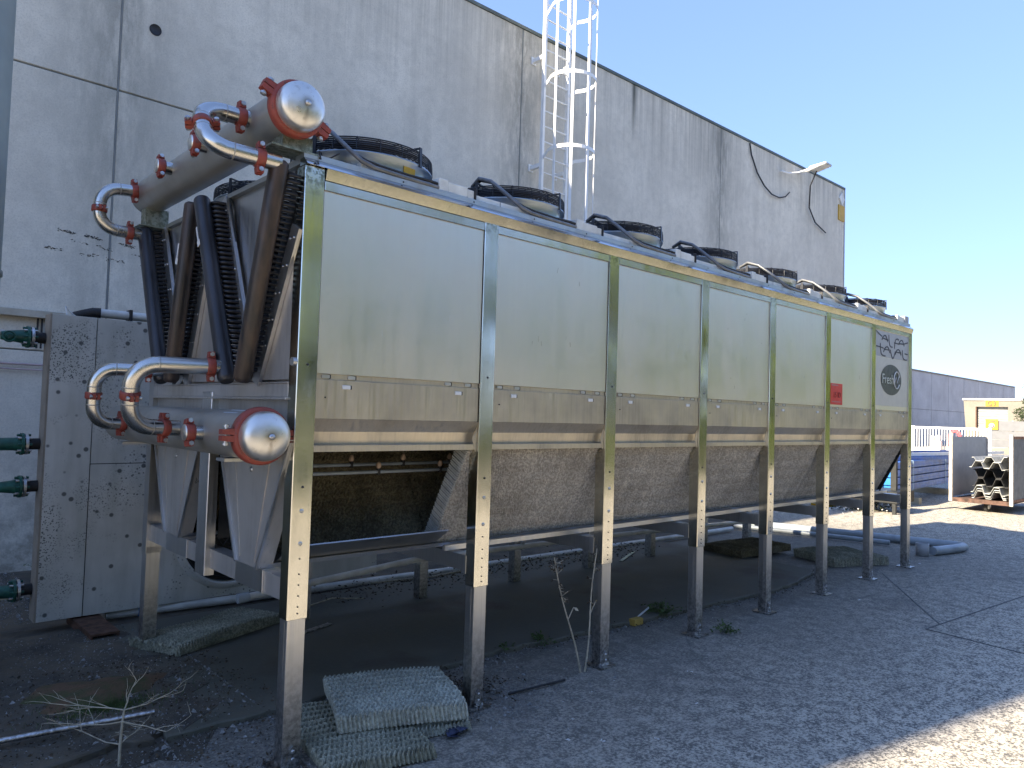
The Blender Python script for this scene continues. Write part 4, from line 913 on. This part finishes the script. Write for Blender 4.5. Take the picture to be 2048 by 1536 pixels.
tag(O('pale_offcut', MB().slab((.97, 1.72, .04), (1.25, 1.80, .045), .006, .05, 0, (0,0,1)), MT['leg'], origin=(1.1, 1.75, 0)), 'flat grey strip behind the nearest leg', 'offcut')

# ================================================================== LOOSE PADS
def groundpad(corner, u, v, T, mat, label, nx, ny, p, sag=0, tilt=0, seed=1, group='loose pads on the ground'):
    """corner (x,y,z); u, v edge vectors (2D)"""
    u = Vector((u[0], u[1], 0)); v = Vector((v[0], v[1], 0)); Lx, Ly = u.length, v.length
    rr = random.Random(seed); ph = rr.random()*6
    def warp(x, y, z): return (x+.006*math.sin(y*9+ph), y+.006*math.sin(x*7+ph), z+sag*math.sin(math.pi*x/Lx)*(.5+.5*math.sin(y/Ly*3+ph))+tilt*x+.003*math.sin(x*13+ph)*math.sin(y*11))
    V, F = padgrid(Lx, Ly, T, nx, ny, p, .030, .030, .022, warp, .08)
    o = put('evaporative_pad', mesh_from('loose_pad', V, F, mat), corner)
    ux = u.normalized(); vy = Vector((0,0,1)).cross(ux)
    if vy.dot(v) < 0: raise ValueError
    o.rotation_euler = (0, 0, math.atan2(u.y, u.x))
    return tag(o, label, 'filter pad', group)
# top corners B (z~.15): (.41,.58) (.985,.285) (.86,-.215) (.25,.035)
groundpad((.10, -.24, .008), (.50, -.10), (.10, .76), .062, MT['pad_m'], 'mossy fluted pad at the bottom of the near pair, behind the nearest leg', 200, 250, .024, .004, 0, 3)
groundpad((.30, .03, .078), (.60, -.25), (.22, .53), .085, MT['pad_g'], 'pale grey fluted pad lying on top of the mossy one near the camera', 240, 220, .024, .006, 0, 2)
groundpad((.60, -.12, .006), (.33, -.08), (.05, .3), .05, MT['pad_g'], 'small broken pad piece wedged under the pale grey pad', 120, 100, .022, .0, 0, 8)
groundpad((.12, 1.72, .036), (.88, .34), (-.12, .42), .062, MT['pad_m'], 'long mossy warped pad beside the near rear leg', 300, 150, .024, .035, 0, 4)
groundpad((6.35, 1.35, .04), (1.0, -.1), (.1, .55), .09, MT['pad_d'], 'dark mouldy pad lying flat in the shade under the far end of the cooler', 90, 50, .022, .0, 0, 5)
groundpad((6.95, .52, .005), (.72, -.32), (.28, .62), .10, MT['pad_m'], 'grey green pad with sawtooth edge on the yard by the sixth leg', 90, 60, .024, .01, 0, 6)

# ================================================================== PLANTS, LITTER
def leafquad(mb, p, s, m=0, up=.3):
    a = Vector((rnd.uniform(-1,1), rnd.uniform(-1,1), rnd.uniform(-up,up))).normalized(); b = Vector((rnd.uniform(-1,1), rnd.uniform(-1,1), rnd.uniform(-1,1)))
    b = (b-a*b.dot(a)).normalized(); p = Vector(p)
    mb.add([p, p+a*s*.5+b*s*.25, p+a*s, p+a*s*.5-b*s*.25], [(0,1,2,3)], m)
def shrub():
    mb = MB(); base = Vector((-.535, .50, .0))
    def br(p, d, L, r, dep):
        n = 4; pts_ = [p]; 
        for i in range(n):
            d = (d+Vector((rnd.uniform(-.25,.25), rnd.uniform(-.25,.25), rnd.uniform(-.15,.2)))).normalized(); pts_.append(pts_[-1]+d*L/n)
        mb.tube(pts_, [r*(1-.5*i/n) for i in range(n+1)], 5)
        if dep > 0:
            for i in range(1, n+1):
                if rnd.random() < .75:
                    q = (d+Vector((rnd.uniform(-1.1,1.1), rnd.uniform(-1.1,1.1), rnd.uniform(-.2,.5)))).normalized(); br(pts_[i], q, L*.55, r*.55, dep-1)
    main = [base, base+Vector((.0,0,.10)), base+Vector((.005,.0,.20)), base+Vector((.01,0,.25))]
    mb.tube(main, [.007, .0065, .0055, .005], 6)
    for p, d, L in ((main[3], (-.8,.35,.20), .24), (main[3], (.75,-.35,.05), .20), (main[3], (.3,0,.9), .13), (main[2], (-.75,.6,-.1), .22), (main[2], (.8,-.5,-.25), .22), (main[1], (-.9,.3,.0), .24), (main[1], (.8,.5,.1), .2)):
        br(p, Vector(d).normalized(), L, .0035, 2)
    return mb
tag(O('dead_shrub', shrub(), MT['dry'], origin=(-.535, .5, 0)), 'leafless dry shrub with tangled twigs at the lower left', 'dead plant')
def deadstem(x, y, tx, h, side, label):
    mb = MB(); pts_ = [(x+(tx-x)*t+.01*math.sin(t*7), y, h*t) for t in np.linspace(0, 1, 9)]
    mb.tube(pts_, [.007*(1-.5*t) for t in np.linspace(0, 1, 9)], 6)
    for i in range(26 if side else 8):
        t = rnd.uniform(.62, 1) if side else rnd.uniform(.5, 1); p = Vector((x+(tx-x)*t, y, h*t))
        q = p+Vector((rnd.uniform(-.04,.05), rnd.uniform(-.03,.03), rnd.uniform(-.03,.03))); mb.tube([p, q], .002, 4)
        for _ in range(3): leafquad(mb, q, rnd.uniform(.012, .03), 1, 1)
    mb.tube([(x+(tx-x)*.47, y, h*.47), (x+(tx-x)*.47+.05, y, h*.56)], .004, 5); leafquad(mb, (x+(tx-x)*.47+.05, y, h*.56), .04, 0, 1)
    tag(O('dry_stalk', mb, [MT['dry'], MT['brownl']], origin=(x, y, 0)), label, 'dead plant')
deadstem(2.05, .02, 1.77, .765, True, 'dry seed stalk leaning left in front of the third leg')
deadstem(2.08, .01, 2.165, .78, False, 'thin dry stalk leaning right against the third leg')
def weed(x, y, n, h, r, label, mat='weed'):
    mb = MB()
    for i in range(n):
        a = rnd.uniform(0, 6.28); rr = r*rnd.random(); tip = Vector((x+math.cos(a)*rr, y+math.sin(a)*rr, h*rnd.uniform(.3, 1)*(1-.4*rr/r)))
        mid = Vector((x, y, 0)).lerp(tip, .5)+Vector((0, 0, h*.15)); mb.tube([(x, y, 0), mid, tip], .0016, 3)
        for _ in range(6): leafquad(mb, mid.lerp(tip, rnd.random())+Vector((rnd.uniform(-.01,.01),)*3), rnd.uniform(.012, .032), 0, .8)
    tag(O('weed', mb, MT[mat], origin=(x, y, 0)), label, 'weed')
weed(3.58, .48, 46, .17, .17, 'leafy green weed growing at the slab edge between the third and fourth legs')
weed(3.60, -.10, 22, .10, .12, 'low green weed beside the foot of the fourth leg')
weed(2.25, .60, 26, .09, .13, 'small green tuft at the slab edge behind the dry stalks')
weed(1.95, .63, 16, .06, .10, 'tiny green tuft left of the other one on the slab edge')
weed(-.02, 4.9, 40, .22, .20, 'green weed at the foot of the concrete wall beside the spotted cabinet')
mb = MB()
for i in range(900):
    a = rnd.uniform(0, 6.28); r_ = abs(rnd.gauss(0, .13)); x = -.42+r_*math.cos(a)*1.4; y = 1.12+r_*math.sin(a)*.6; z = .038
    mb.add([(x-.0015, y, z), (x+.0015, y, z), (x+rnd.uniform(-.02,.02), y+rnd.uniform(-.02,.02), z+rnd.uniform(.015,.05))], [(0,1,2)])
O('grass_patch', mb, MT['weed'], kind='stuff')
mb = MB()
for i in range(1500):   # leaf litter and grit along the slab edge
    j = rnd.randrange(len(fe2)-1); x, y = fe2[j]; x += rnd.uniform(-.08, .08); y += rnd.gauss(-.02, .045)+(.03 if x < 2 else 0)
    s_ = rnd.uniform(.006, .022)
    leafquad(mb, (x, y, .004+rnd.random()*.03), s_, 0, .35)
for i in range(1600):
    x = rnd.gauss(1.12, .17); y = rnd.gauss(.28, .16)
    leafquad(mb, (x, y, .003+rnd.random()*.035), rnd.uniform(.008, .03), 0, .35)
for i in range(3000):
    x = rnd.uniform(-1.5, .35); y = rnd.uniform(.05, 1.9); leafquad(mb, (x, y, (.040 if y > .66 else .010)+rnd.random()*.015), rnd.uniform(.006, .026), 0, .3)
for i in range(1400):
    x = rnd.uniform(1.5, 6); y = rnd.gauss(2.5, .2); leafquad(mb, (x, y, .04+rnd.random()*.05), rnd.uniform(.01, .04), 0, .3)
O('leaf_litter', mb, MT['brownl'], kind='stuff')
def grit(mb, x, y, s_, z=0):
    v = [(x+rnd.uniform(-1,1)*s_, y+rnd.uniform(-1,1)*s_, z+rnd.uniform(-.2,.3)*s_) for _ in range(3)]+[(x, y, z+s_*rnd.uniform(.5, 1))]
    mb.add(v, [(0,1,2),(0,3,1),(1,3,2),(2,3,0)])
mb = MB()
for i in range(15000):
    u_ = rnd.random()
    if u_ < .25: x, y, z = rnd.uniform(-1.2, -.2), rnd.uniform(3.2, 5.15), .006
    elif u_ < .45: j = rnd.randrange(len(fe2)-1); x, y, z = fe2[j][0], fe2[j][1]+rnd.gauss(-.01, .04), .002
    elif u_ < .62: x, y, z = rnd.gauss(1.3, .35), rnd.gauss(.1, .25), .001
    elif u_ < .82: x, y, z = min(.2, rnd.gauss(-.35, .4)), rnd.uniform(.66, 2.7), .037
    else: x, y, z = rnd.uniform(-1.6, .5), rnd.uniform(-.1, .6), .006
    grit(mb, x, y, rnd.uniform(.003, .009)*(1+1.3*(rnd.random() < .12)), z)
O('gravel', mb, MT['stone'], kind='stuff')
mb = MB()
for x, y, s_ in ((1.47,-.45,.014),(2.62,-.42,.028),(2.6,-.47,.012),(1.63,-.88,.022),(1.38,-.72,.02),(1.25,-.60,.016),(1.05,-.92,.03),(1.85,-.25,.012),(2.1,-.22,.012),(2.2,-.75,.018),(1.6,-.25,.008),(3.4,-.35,.018),(1.22,-.5,.01),(3.9,.2,.01),(4.1,-.6,.012),(5.6,-.3,.02),(7.9,-.35,.03),(8.1,.0,.03),(.25,1.62,.01),(-.1,1.55,.012)):
    for _ in range(4): leafquad(mb, (x+rnd.uniform(-.4,.4)*s_, y+rnd.uniform(-.4,.4)*s_, .004), s_*rnd.uniform(.6,1.2), 0, .12)
for _ in range(14): leafquad(mb, (.17+rnd.uniform(-.04,.04), 2.42+rnd.uniform(-.05,.05), .04+rnd.random()*.03), .035, 0, .4)
O('white_scraps', mb, MT['paper'], kind='stuff')
tag(O('wood_block', MB().box(3.16, 3.27, .44, .50, .005, .055), simple('yellow_wood', (.42,.28,.06), .7), origin=(3.2,.47,0), bevel=.003), 'small yellow wooden block in the litter between the third and fourth legs', 'wood block')
tag(O('white_stick', MB().slab((3.30, .53, .03), (3.50, .56, .075), .016, .004), MT['paper'], origin=(3.4,.55,.03)), 'short white strip leaning on the weed beside the yellow block', 'strip')
tag(O('black_stick', MB().tube([(1.42,.02,.012),(1.62,-.02,.02),(1.85,-.03,.012)], .007, 6), MT['rubber'], origin=(1.6,0,0)), 'thin black stick on the asphalt between the second and third legs', 'stick')
tag(O('crumpled_film', MB().add([(.86+.09*math.cos(i*.9)*(.5+.5*(i%3)/2), -.20+.05*math.sin(i*.9), .01+.035*((i*7)%4)/4) for i in range(16)], [(0,1,2),(2,3,4),(4,5,6),(6,7,8),(8,9,10),(10,11,12),(12,13,14),(1,3,5),(5,7,9),(9,11,13),(0,4,8),(2,6,10)]), simple('dark_film', (.06,.07,.12), .15, 0, .3, 20), origin=(.86,-.2,0)), 'crumpled dark plastic film at the corner of the near pads', 'plastic film')

# ================================================================== RIGHT BACKGROUND
# ---- blue beams on a black trestle
bd = T('blue_beam_bundle', 'strapped bundle of long dark blue steel beams stacked on the yard', 'steel beams', (13.8, 2.45, 0))
dirb = Vector((math.cos(R(4)), math.sin(R(4)), 0)); sd = Vector((-dirb.y, dirb.x, 0))
o0 = Vector((14.0, 2.42, .30))
for lv in range(4):
    for cl in range(3):
        a = o0+Vector((0,0,lv*.155))+sd*(cl*.19)
        mb = MB(); a2 = a+dirb*6.5; h = .135; w = .17
        mb.hexa([a, a+sd*w, a+sd*w+dirb*6.5, a+dirb*6.5], [a+Vector((0,0,h)), a+sd*w+Vector((0,0,h)), a+sd*w+dirb*6.5+Vector((0,0,h)), a+dirb*6.5+Vector((0,0,h))])
        mb.hexa([a-sd*.008+Vector((0,0,.02)), a+Vector((0,0,.02)), a2+Vector((0,0,.02)), a2-sd*.008+Vector((0,0,.02))], [a-sd*.008+Vector((0,0,.055)), a+Vector((0,0,.055)), a2+Vector((0,0,.055)), a2-sd*.008+Vector((0,0,.055))])
        O('beam', mb, MT['blue'], bd, bevel=.004)
        if lv < 3 or cl == 1: O('end_plate', MB().slab(a-dirb*.012+sd*.085, a-dirb*.012+sd*.085+Vector((0,0,h)), .165, .02, 0, sd), MT['bblue'], bd)  # sunlit look of the end faces is put into the brighter blue
for d_ in (1.3, 4.0):
    s_ = o0+dirb*d_-sd*.02
    O('strap', MB().slab(s_+Vector((0,0,-.01)), s_+Vector((0,0,.61)), .03, .006, 0, dirb).slab(s_+Vector((0,0,.61)), s_+sd*.6+Vector((0,0,.61)), .03, .006, 0, dirb), simple('pale_strap', (.35,.5,.6), .5), bd)
b2 = T('blue_beam_bundle', 'second layer of blue and white beams lying askew on top of the bundle', 'steel beams', (14.6, 3.0, .92))
for i, (yy, dz, rot, c_) in enumerate(((2.75, .93, -3, 'blue'), (3.0, .93, 1, 'blue'), (3.3, .93, -2, 'white'), (2.85, 1.02, -6, 'white'), (3.2, 1.03, -4, 'blue'))):
    d_ = Vector((math.cos(R(rot)), math.sin(R(rot)), 0)); a = Vector((14.1+.3*i, yy, dz)); O('beam', MB().slab(a, a+d_*6, .07, .05, 0, (0,0,1)), MT[c_], b2)
for i, (x_, y_) in enumerate(((15.3, 2.35), (18.5, 2.6))):
    tag(O('pallet_bearer', MB().box(x_-.08, x_+.08, y_, y_+1.1, 0, .14), simple('pale_bearer%d' % i, (.5,.45,.33), .8), origin=(x_, y_, 0)), ('near', 'far')[i]+' pale wooden bearer under the blue beams', 'bearer')
tr = T('black_trestle', 'black steel trestle with an upright pole at the near end of the blue beams', 'trestle', (13.1, 2.2, 0))
for x_, y_ in ((12.95, 2.02), (12.95, 2.42)): O('leg', MB().box(x_-.035, x_+.035, y_-.03, y_+.03, 0, .42), MT['dblack'], tr)
for y_ in (2.02, 2.75): O('leg', MB().box(13.6, 13.66, y_-.03, y_+.03, 0, .42), MT['dblack'], tr)
O('deck_plate', MB().box(12.9, 13.75, 1.95, 2.85, .20, .42), MT['dblack'], tr, bevel=.01)
O('upright', MB().box(13.30, 13.38, 2.12, 2.22, .42, 1.32), MT['dblack'], tr)
tag(O('plastic_crate', MB().box(12.95,13.25,3.2,3.6,.0,.22).box(13.0,13.2,3.25,3.5,.22,.24), MT['yellow'], origin=(13.1,3.4,0), bevel=.01), 'yellow plastic crate on the yard seen between the far legs', 'crate')
mb = MB()
for i in range(1600):
    x, y = rnd.gauss(13.4, .35), rnd.gauss(2.9, .22); leafquad(mb, (x, y, rnd.random()*.12), rnd.uniform(.03,.08), rnd.randrange(2), .8)
O('rubbish_heap', mb, [MT['paper'], MT['moss']], kind='stuff')
# ---- rusty wheeled cage cart with corrugated sheets
CXx, CY0, CY1, CL = 15.0, .66, 1.69, 2.4
cart = T('cage_cart', 'rusty wheeled metal cage cart loaded with corrugated sheets', 'cart', (CXx, 1.17, 0))
O('floor', MB().box(CXx, CXx+CL, CY0, CY1, .20, .235).box(CXx-.01, CXx+.03, CY0, CY1, .17, .25), simple('rusty_floor', (.10,.055,.04), .85, 0, .5, 8), cart, bevel=.004)
for y_ in (CY0, CY1):
    for x_ in (CXx, CXx+CL): O('corner_post', MB().box(x_-.03, x_+.03, y_-.03, y_+.03, .17, 1.53), MT['yard_white'], cart, bevel=.004)
mb = MB()
n = 26
for i in range(n):
    x_ = CXx+.04+(CL-.08)*i/n; w = (CL-.08)/n
    mb.box(x_, x_+w*.55, CY0-.012, CY0+.004, .28, 1.45); mb.box(x_+w*.55, x_+w, CY0-.001, CY0+.012, .28, 1.45)
O('ribbed_side', mb, simple('grey_rib_sheet', (.22,.23,.24), .6, .2), cart)
O('side_frame', MB().box(CXx+.03, CXx+CL-.03, CY0-.02, CY0+.02, 1.45, 1.50).box(CXx+.03, CXx+CL-.03, CY0-.02, CY0+.02, .235, .28), simple('rusty_frame', (.28,.14,.08), .8, 0, .5, 8), cart)
O('plain_side', MB().box(CXx+.03, CXx+CL-.03, CY1-.01, CY1+.01, .26, 1.46), MT['greyp'], cart)
for x_, y_ in ((CXx+.25, 1.12), (CXx+CL-.3, .85), (CXx+CL-.3, 1.5)):
    w = O('wheel', MB().lathe([(0, -.03), (.05, -.03), (.085, -.03), (.095, -.015), (.095, .015), (.085, .03), (.05, .03), (0, .03)], (x_, y_, .097), (.25, 1, 0), 24), MT['rubber'], cart)
    O('hub', MB().lathe([(0, -.036), (.035, -.036), (.04, -.028)], (x_, y_, .097), (.25, 1, 0), 16), MT['paper'], w)
    O('caster_fork', MB().slab((x_+.03, y_-.05, .10), (x_, y_-.05, .2), .05, .008).slab((x_+.03, y_+.05, .10), (x_, y_+.05, .2), .05, .008), MT['bolt'], w)
def csheet(y0, z0, w, per, amp, L, x0, rot, flip, label, mat='fibre'):
    mb = MB(); prof_ = []
    n_ = max(2, int(w/per)); 
    for i in range(n_):
        for t, h in ((0, 0), (.18, 0), (.38, 1), (.68, 1), (.88, 0)): prof_.append((i*per+t*per, h*amp*(1 if not flip else -1)))
    prof_.append((n_*per, 0))
    th = .012; vs = []; fs = []
    ca, sa = math.cos(R(rot)), math.sin(R(rot))
    for x_ in (x0, x0+L):
        for s_ in (0, th):
            for (yy, zz) in prof_: vs.append((x_, y0+yy*ca-(zz+s_)*sa, z0+yy*sa+(zz+s_)*ca))
    m_ = len(prof_)
    for i in range(m_-1):
        fs += [(i, i+1, m_+i+1, m_+i), (2*m_+i, 3*m_+i, 3*m_+i+1, 2*m_+i+1), (i, 2*m_+i, 2*m_+i+1, i+1), (m_+i, m_+i+1, 3*m_+i+1, 3*m_+i)]
    fs += [(0, m_, 3*m_, 2*m_), (m_-1, 3*m_-1, 4*m_-1, 2*m_-1)]
    tag(O('corrugated_sheet', mb.add(vs, fs), MT[mat], origin=(x0, y0, z0)), label, 'corrugated sheet', 'corrugated sheets in the cart')
for args in ((.74, .27, .86, .29, .14, 2.1, 15.0, 0, False, 'pale corrugated sheet lying lowest in the cart'),
             (.74, .30, .86, .29, .14, 2.1, 14.97, 2, False, 'pale corrugated sheet second from the bottom of the cart'),
             (.76, .345, .86, .29, .14, 2.1, 14.99, 4, False, 'pale corrugated sheet with a broken end third from the bottom'),
             (.74, .50, .86, .30, .15, 2.1, 15.1, 0, False, 'dark corrugated sheet in the middle of the cart'),
             (.74, .82, .86, .30, .15, 2.1, 15.12, 0, True, 'dark corrugated sheet turned over above the middle one'),
             (.76, .84, .88, .30, .13, 2.1, 14.98, 3, False, 'pale corrugated sheet spanning the upper part of the load'),
             (.74, 1.09, .60, .30, .10, 2.1, 15.05, -3, True, 'short pale corrugated sheet lying crooked on top of the load')):
    csheet(*args, mat='fibre' if 'dark' not in args[-1] else 'rubber')
# ---- white gate fence, hose, taps
gt = T('white_railing', 'white painted steel railing gate across the far yard', 'railing', (50, 12, 0))
ga, gb = Vector((50, 14.1, 0)), Vector((50, 9.9, 0))
for z0, z1 in ((1.50, 1.62), (.10, .22)): O('rail', MB().box(49.96, 50.04, gb.y, ga.y, z0, z1), MT['white'], gt)
for i in range(27):
    y_ = gb.y+(ga.y-gb.y)*i/26; O('baluster', MB().box(49.98, 50.02, y_-.022, y_+.022, .22, 1.50), MT['white'], gt)
for y_ in (gb.y-.05, ga.y+.05): O('gate_post', MB().box(49.93, 50.07, y_-.08, y_+.08, 0, 1.66), MT['white'], gt)
tag(O('hose_coil', MB().tube([(49.7+.03*math.sin(i*1.7), 11.65+(.24+.06*((i//24) % 3))*math.cos(2*math.pi*i/24), .85+(.50+.05*((i//24) % 3))*math.sin(2*math.pi*i/24)) for i in range(96)], .045, 6), MT['hose'], origin=(49.7,11.65,.85)), 'red hose coiled and hung on the white railing', 'hose')
tag(O('valve_box', MB().box(49.3,49.7,12.35,12.95,.1,.75).lathe([(0,0),(.12,0),(.12,.35),(0,.36)], (49.4,12.5,.75), (0,0,1), 12).lathe([(0,0),(.1,0),(.1,.3),(0,.31)], (49.4,12.8,.75), (0,0,1), 12), MT['offwhite'], origin=(49.5,12.6,0), bevel=.02), 'small white fitting box with two caps in front of the railing', 'box')
# ---- G3 loading bay
gb3 = T('loading_bay', 'pale loading bay with a roller door marked G3', 'building', (62, 12.5, 0))
def px2(Y50, X, z=None): return (CAM.y+(Y50-CAM.y)*(X-CAM.x)/(50-CAM.x))
Xg = 62.0; yL, yR, yDL, yDR = px2(11.28, Xg), px2(8.2, Xg), px2(10.62, Xg), px2(8.93, Xg)
zT = 1.65+(3.33-1.65)*(Xg-CAM.x)/(50-CAM.x); zD = 1.65+(2.93-1.65)*(Xg-CAM.x)/(50-CAM.x)
O('facade', MB().prism([(Xg, yL, zT), (Xg, yDL, zT), (Xg, yDL, 0), (Xg, yDL+.55, 0)], (.5, 0, 0)).box(Xg, Xg+.5, yDR, yDL, zD, zT-.001).box(Xg, Xg+.5, yR-1.2, yDR-.0, 0, zT-.002).box(Xg+.5, Xg+6, yR-1.2, yL-.02, 0, zT-.05), MT['conc_light'], gb3)
O('header_cap', MB().box(Xg-.12, Xg+.5, yR-1.25, yL+.05, zT, zT+.12), MT['white'], gb3)
doorm = simple('roller_door_paint', (.30, .31, .30), .5, 0, .1, 3)
for i in range(18):
    z0 = i*zD/18; O('door_slat', MB().hexa([(Xg+.30,yDR,z0),(Xg+.36,yDR,z0),(Xg+.36,yDL,z0),(Xg+.30,yDL,z0)][::-1], [(Xg+.27,yDR,z0+zD/18-.02),(Xg+.33,yDR,z0+zD/18-.02),(Xg+.33,yDL,z0+zD/18-.02),(Xg+.27,yDL,z0+zD/18-.02)][::-1]), doorm, gb3)
O('jamb', MB().box(Xg+.02, Xg+.28, yDL-.06, yDL, 0, zD), MT['rust'], gb3)
yc = px2(9.75, Xg); O('bay_sign', MB().box(Xg-.03, Xg, yc-.42, yc+.42, zT-.46, zT-.06), MT['yellow'], gb3)
text_mesh('G3', .46, MT['print'], (Xg-.06, yc, zT-.26), (0,-1,0), (0,0,1), gb3, 'bay_number', .012)
# ---- grey boarded fence with yellow sign
gf = T('grey_boarded_fence', 'grey boarded fence panels on the far side of the yard', 'fence', (54, 8, 0))
Xf = 54.0; f0_, f1_ = px2(10.10, Xf), px2(4.6, Xf); zz = lambda z: 1.65+(z-1.65)*(Xf-CAM.x)/(50-CAM.x)
fgm = simple('fence_grey_paint', (.13, .135, .145), .5, 0, .08, 3)
for z0, z1 in ((zz(1.49), zz(2.09)), (zz(.98), zz(1.47)), (zz(.52), zz(.96))): O('fence_board', MB().box(Xf, Xf+.05, f1_, f0_, z0, z1), fgm, gf, bevel=.01)
for y_ in (f0_, px2(8.7, Xf), px2(7.3, Xf), px2(5.9, Xf)): O('fence_post', MB().box(Xf+.05, Xf+.15, y_-.05, y_+.05, 0, zz(2.12)), MT['greyp'], gf)
sg_ = T('yellow_sign', 'yellow sign with a red and white round logo on the grey fence', 'sign', (Xf-.06, px2(9.8, Xf), 0))
s0_, s1_ = px2(9.44, Xf-.1), px2(10.10, Xf-.1); zs0, zs1 = zz(1.56), zz(2.17); ym = (s0_+s1_)/2; zm = (zs0+zs1)/2
O('sign_board', MB().box(Xf-.09, Xf-.05, s0_, s1_, zs0, zs1), MT['yellow'], sg_, bevel=.005)
O('round_logo', MB().lathe([(0,0),(.16,0),(.16,-.01)], (Xf-.10, ym, zm-.08), (-1,0,0), 20).lathe([(.08,.001),(.13,.001),(.13,-.01)], (Xf-.104, ym, zm-.08), (-1,0,0), 20, 1), [MT['paper'], MT['redp']], sg_)
O('sign_line', MB().box(Xf-.10, Xf-.09, ym-.22, ym+.16, zs1-.14, zs1-.08), MT['print'], sg_)
tag(O('low_wall', MB().box(53.5, 53.8, f1_, f0_+.1, 0, zz(.42)), MT['conc_light'], origin=(53.6, 8, 0)), 'low dusty wall under the grey boarded fence', 'wall')
# ---- far warehouse
fw = T('far_warehouse', 'long grey concrete warehouse in the far background', 'building', (60, 20, 0))
nX = 12; xa, xb = 44.0, 99.9
for i in range(nX):
    a = xa+(xb-xa)*i/nX; b = xa+(xb-xa)*(i+1)/nX-.06
    O('wall_panel', MB().box(a, b, 20, 20.3, 0, 3.1), MT['conc_far'], fw); O('wall_panel', MB().box(a, b, 20, 20.3, 3.14, 6.42), MT['conc_far'], fw)
O('wall_core', MB().box(xa, xb-.1, 20.05, 40, 0, 6.38), MT['jointm'], fw); O('parapet', MB().box(xa, xb+.1, 19.95, 20.4, 6.42, 6.56), MT['conc_light'], fw)
O('end_wall', MB().box(xb-.08, xb+.2, 20, 40, 0, 6.4), MT['conc_light'], fw)

# ---- trees
def tree(name, label, x, y, h, cr, mat, seed, nleaf=5200, ls=.20, conic=False, trunk_h=.25, group=None):
    rr = random.Random(seed); t = T(name, label, 'tree', (x, y, 0), group)
    mb = MB(); mb.tube([(0, 0, 0), (.05, .03, h*.3), (-.03, .05, h*.6), (.02, 0, h*.92)], [h*.022, h*.018, h*.011, h*.004], 9)
    blobs = []
    for i in range(26 if not conic else 30):
        tz = trunk_h+(1-trunk_h)*rr.random()**.8; z = h*tz
        maxr = cr*(1-tz)*1.15+.15 if conic else cr*math.sqrt(max(.08, 1-((tz-.58)/.52)**2))
        a = rr.uniform(0, 6.283); r_ = maxr*rr.uniform(.25, .95); p = Vector((r_*math.cos(a), r_*math.sin(a), min(z, h*.97)))
        mb.tube([(0, 0, z*.72), (p.x*.5, p.y*.5, z*.84), tuple(p)], [h*.007, h*.004, h*.0015], 5)
        blobs.append((p, rr.uniform(.22, .40)*cr))
    O('trunk', mb, MT['bark'], t, loc=(0, 0, 0))
    cm = MB()
    for i in range(nleaf):
        p, b = rr.choice(blobs); d = Vector((rr.gauss(0,1), rr.gauss(0,1), rr.gauss(0,1))).normalized()*b*rr.random()**.45
        q = p+Vector((d.x, d.y, d.z*.75)); s_ = ls*rr.uniform(.5, 1.2)
        u_ = Vector((rr.gauss(0,1), rr.gauss(0,1), rr.gauss(0,.6))).normalized(); v_ = u_.cross(Vector((rr.gauss(0,1), rr.gauss(0,1), rr.gauss(0,1)))).normalized()
        cm.add([q-u_*s_*.5, q+v_*s_*.28, q+u_*s_*.5, q-v_*s_*.28], [(0,1,2,3)])
    O('crown', cm, MT[mat], t, loc=(0, 0, 0)); return t
tree('conifer', 'dark conifer behind the grey boarded fence at the right edge', 56.5, 9.0, 4.75, 1.35, 'needle', 5, 5200, .17, True, .42)
dx = 0
kinds = [(7.4, 2.8, 'leafA'), (7.6, 2.8, 'leafB'), (6.3, 2.6, 'leafA')]
protos = []
words = ['first', 'second', 'third', 'fourth', 'fifth', 'sixth', 'seventh', 'eighth', 'ninth', 'tenth', 'eleventh', 'twelfth', 'last']
for i in range(13):
    x = -9+i*4.3+(i*37 % 11)*.12; y = -11.4+(i*53 % 7)*.25; lab = 'leafy tree, %s from the left in the row mirrored in the posts' % words[i]
    if i < 3: h, cr, m_ = kinds[i]; protos.append(tree('yard_tree', lab, x, y, h, cr, m_, 20+i, 5200, .30, False, .16, 'trees across the yard mirrored in the steel'))
    else:
        t0 = protos[i % 3]; t = D(t0, (x, y, 0), None, 'yard_tree', (0, 0, i*1.3), (1, 1, .92+.04*(i % 4))); t['label'] = lab
        for c in t0.children: D(c, (0,0,0), t, c.name.split('.')[0])
mb = MB()
for i in range(16000):
    x = rnd.uniform(-14, 48); q = Vector((x, -9.4+rnd.gauss(0, .35), rnd.uniform(0, 1.7)+.3*math.sin(x*1.3))); leafquad(mb, q, .3, 0, 1)
O('hedge_growth', mb, MT['leafA'], kind='stuff')
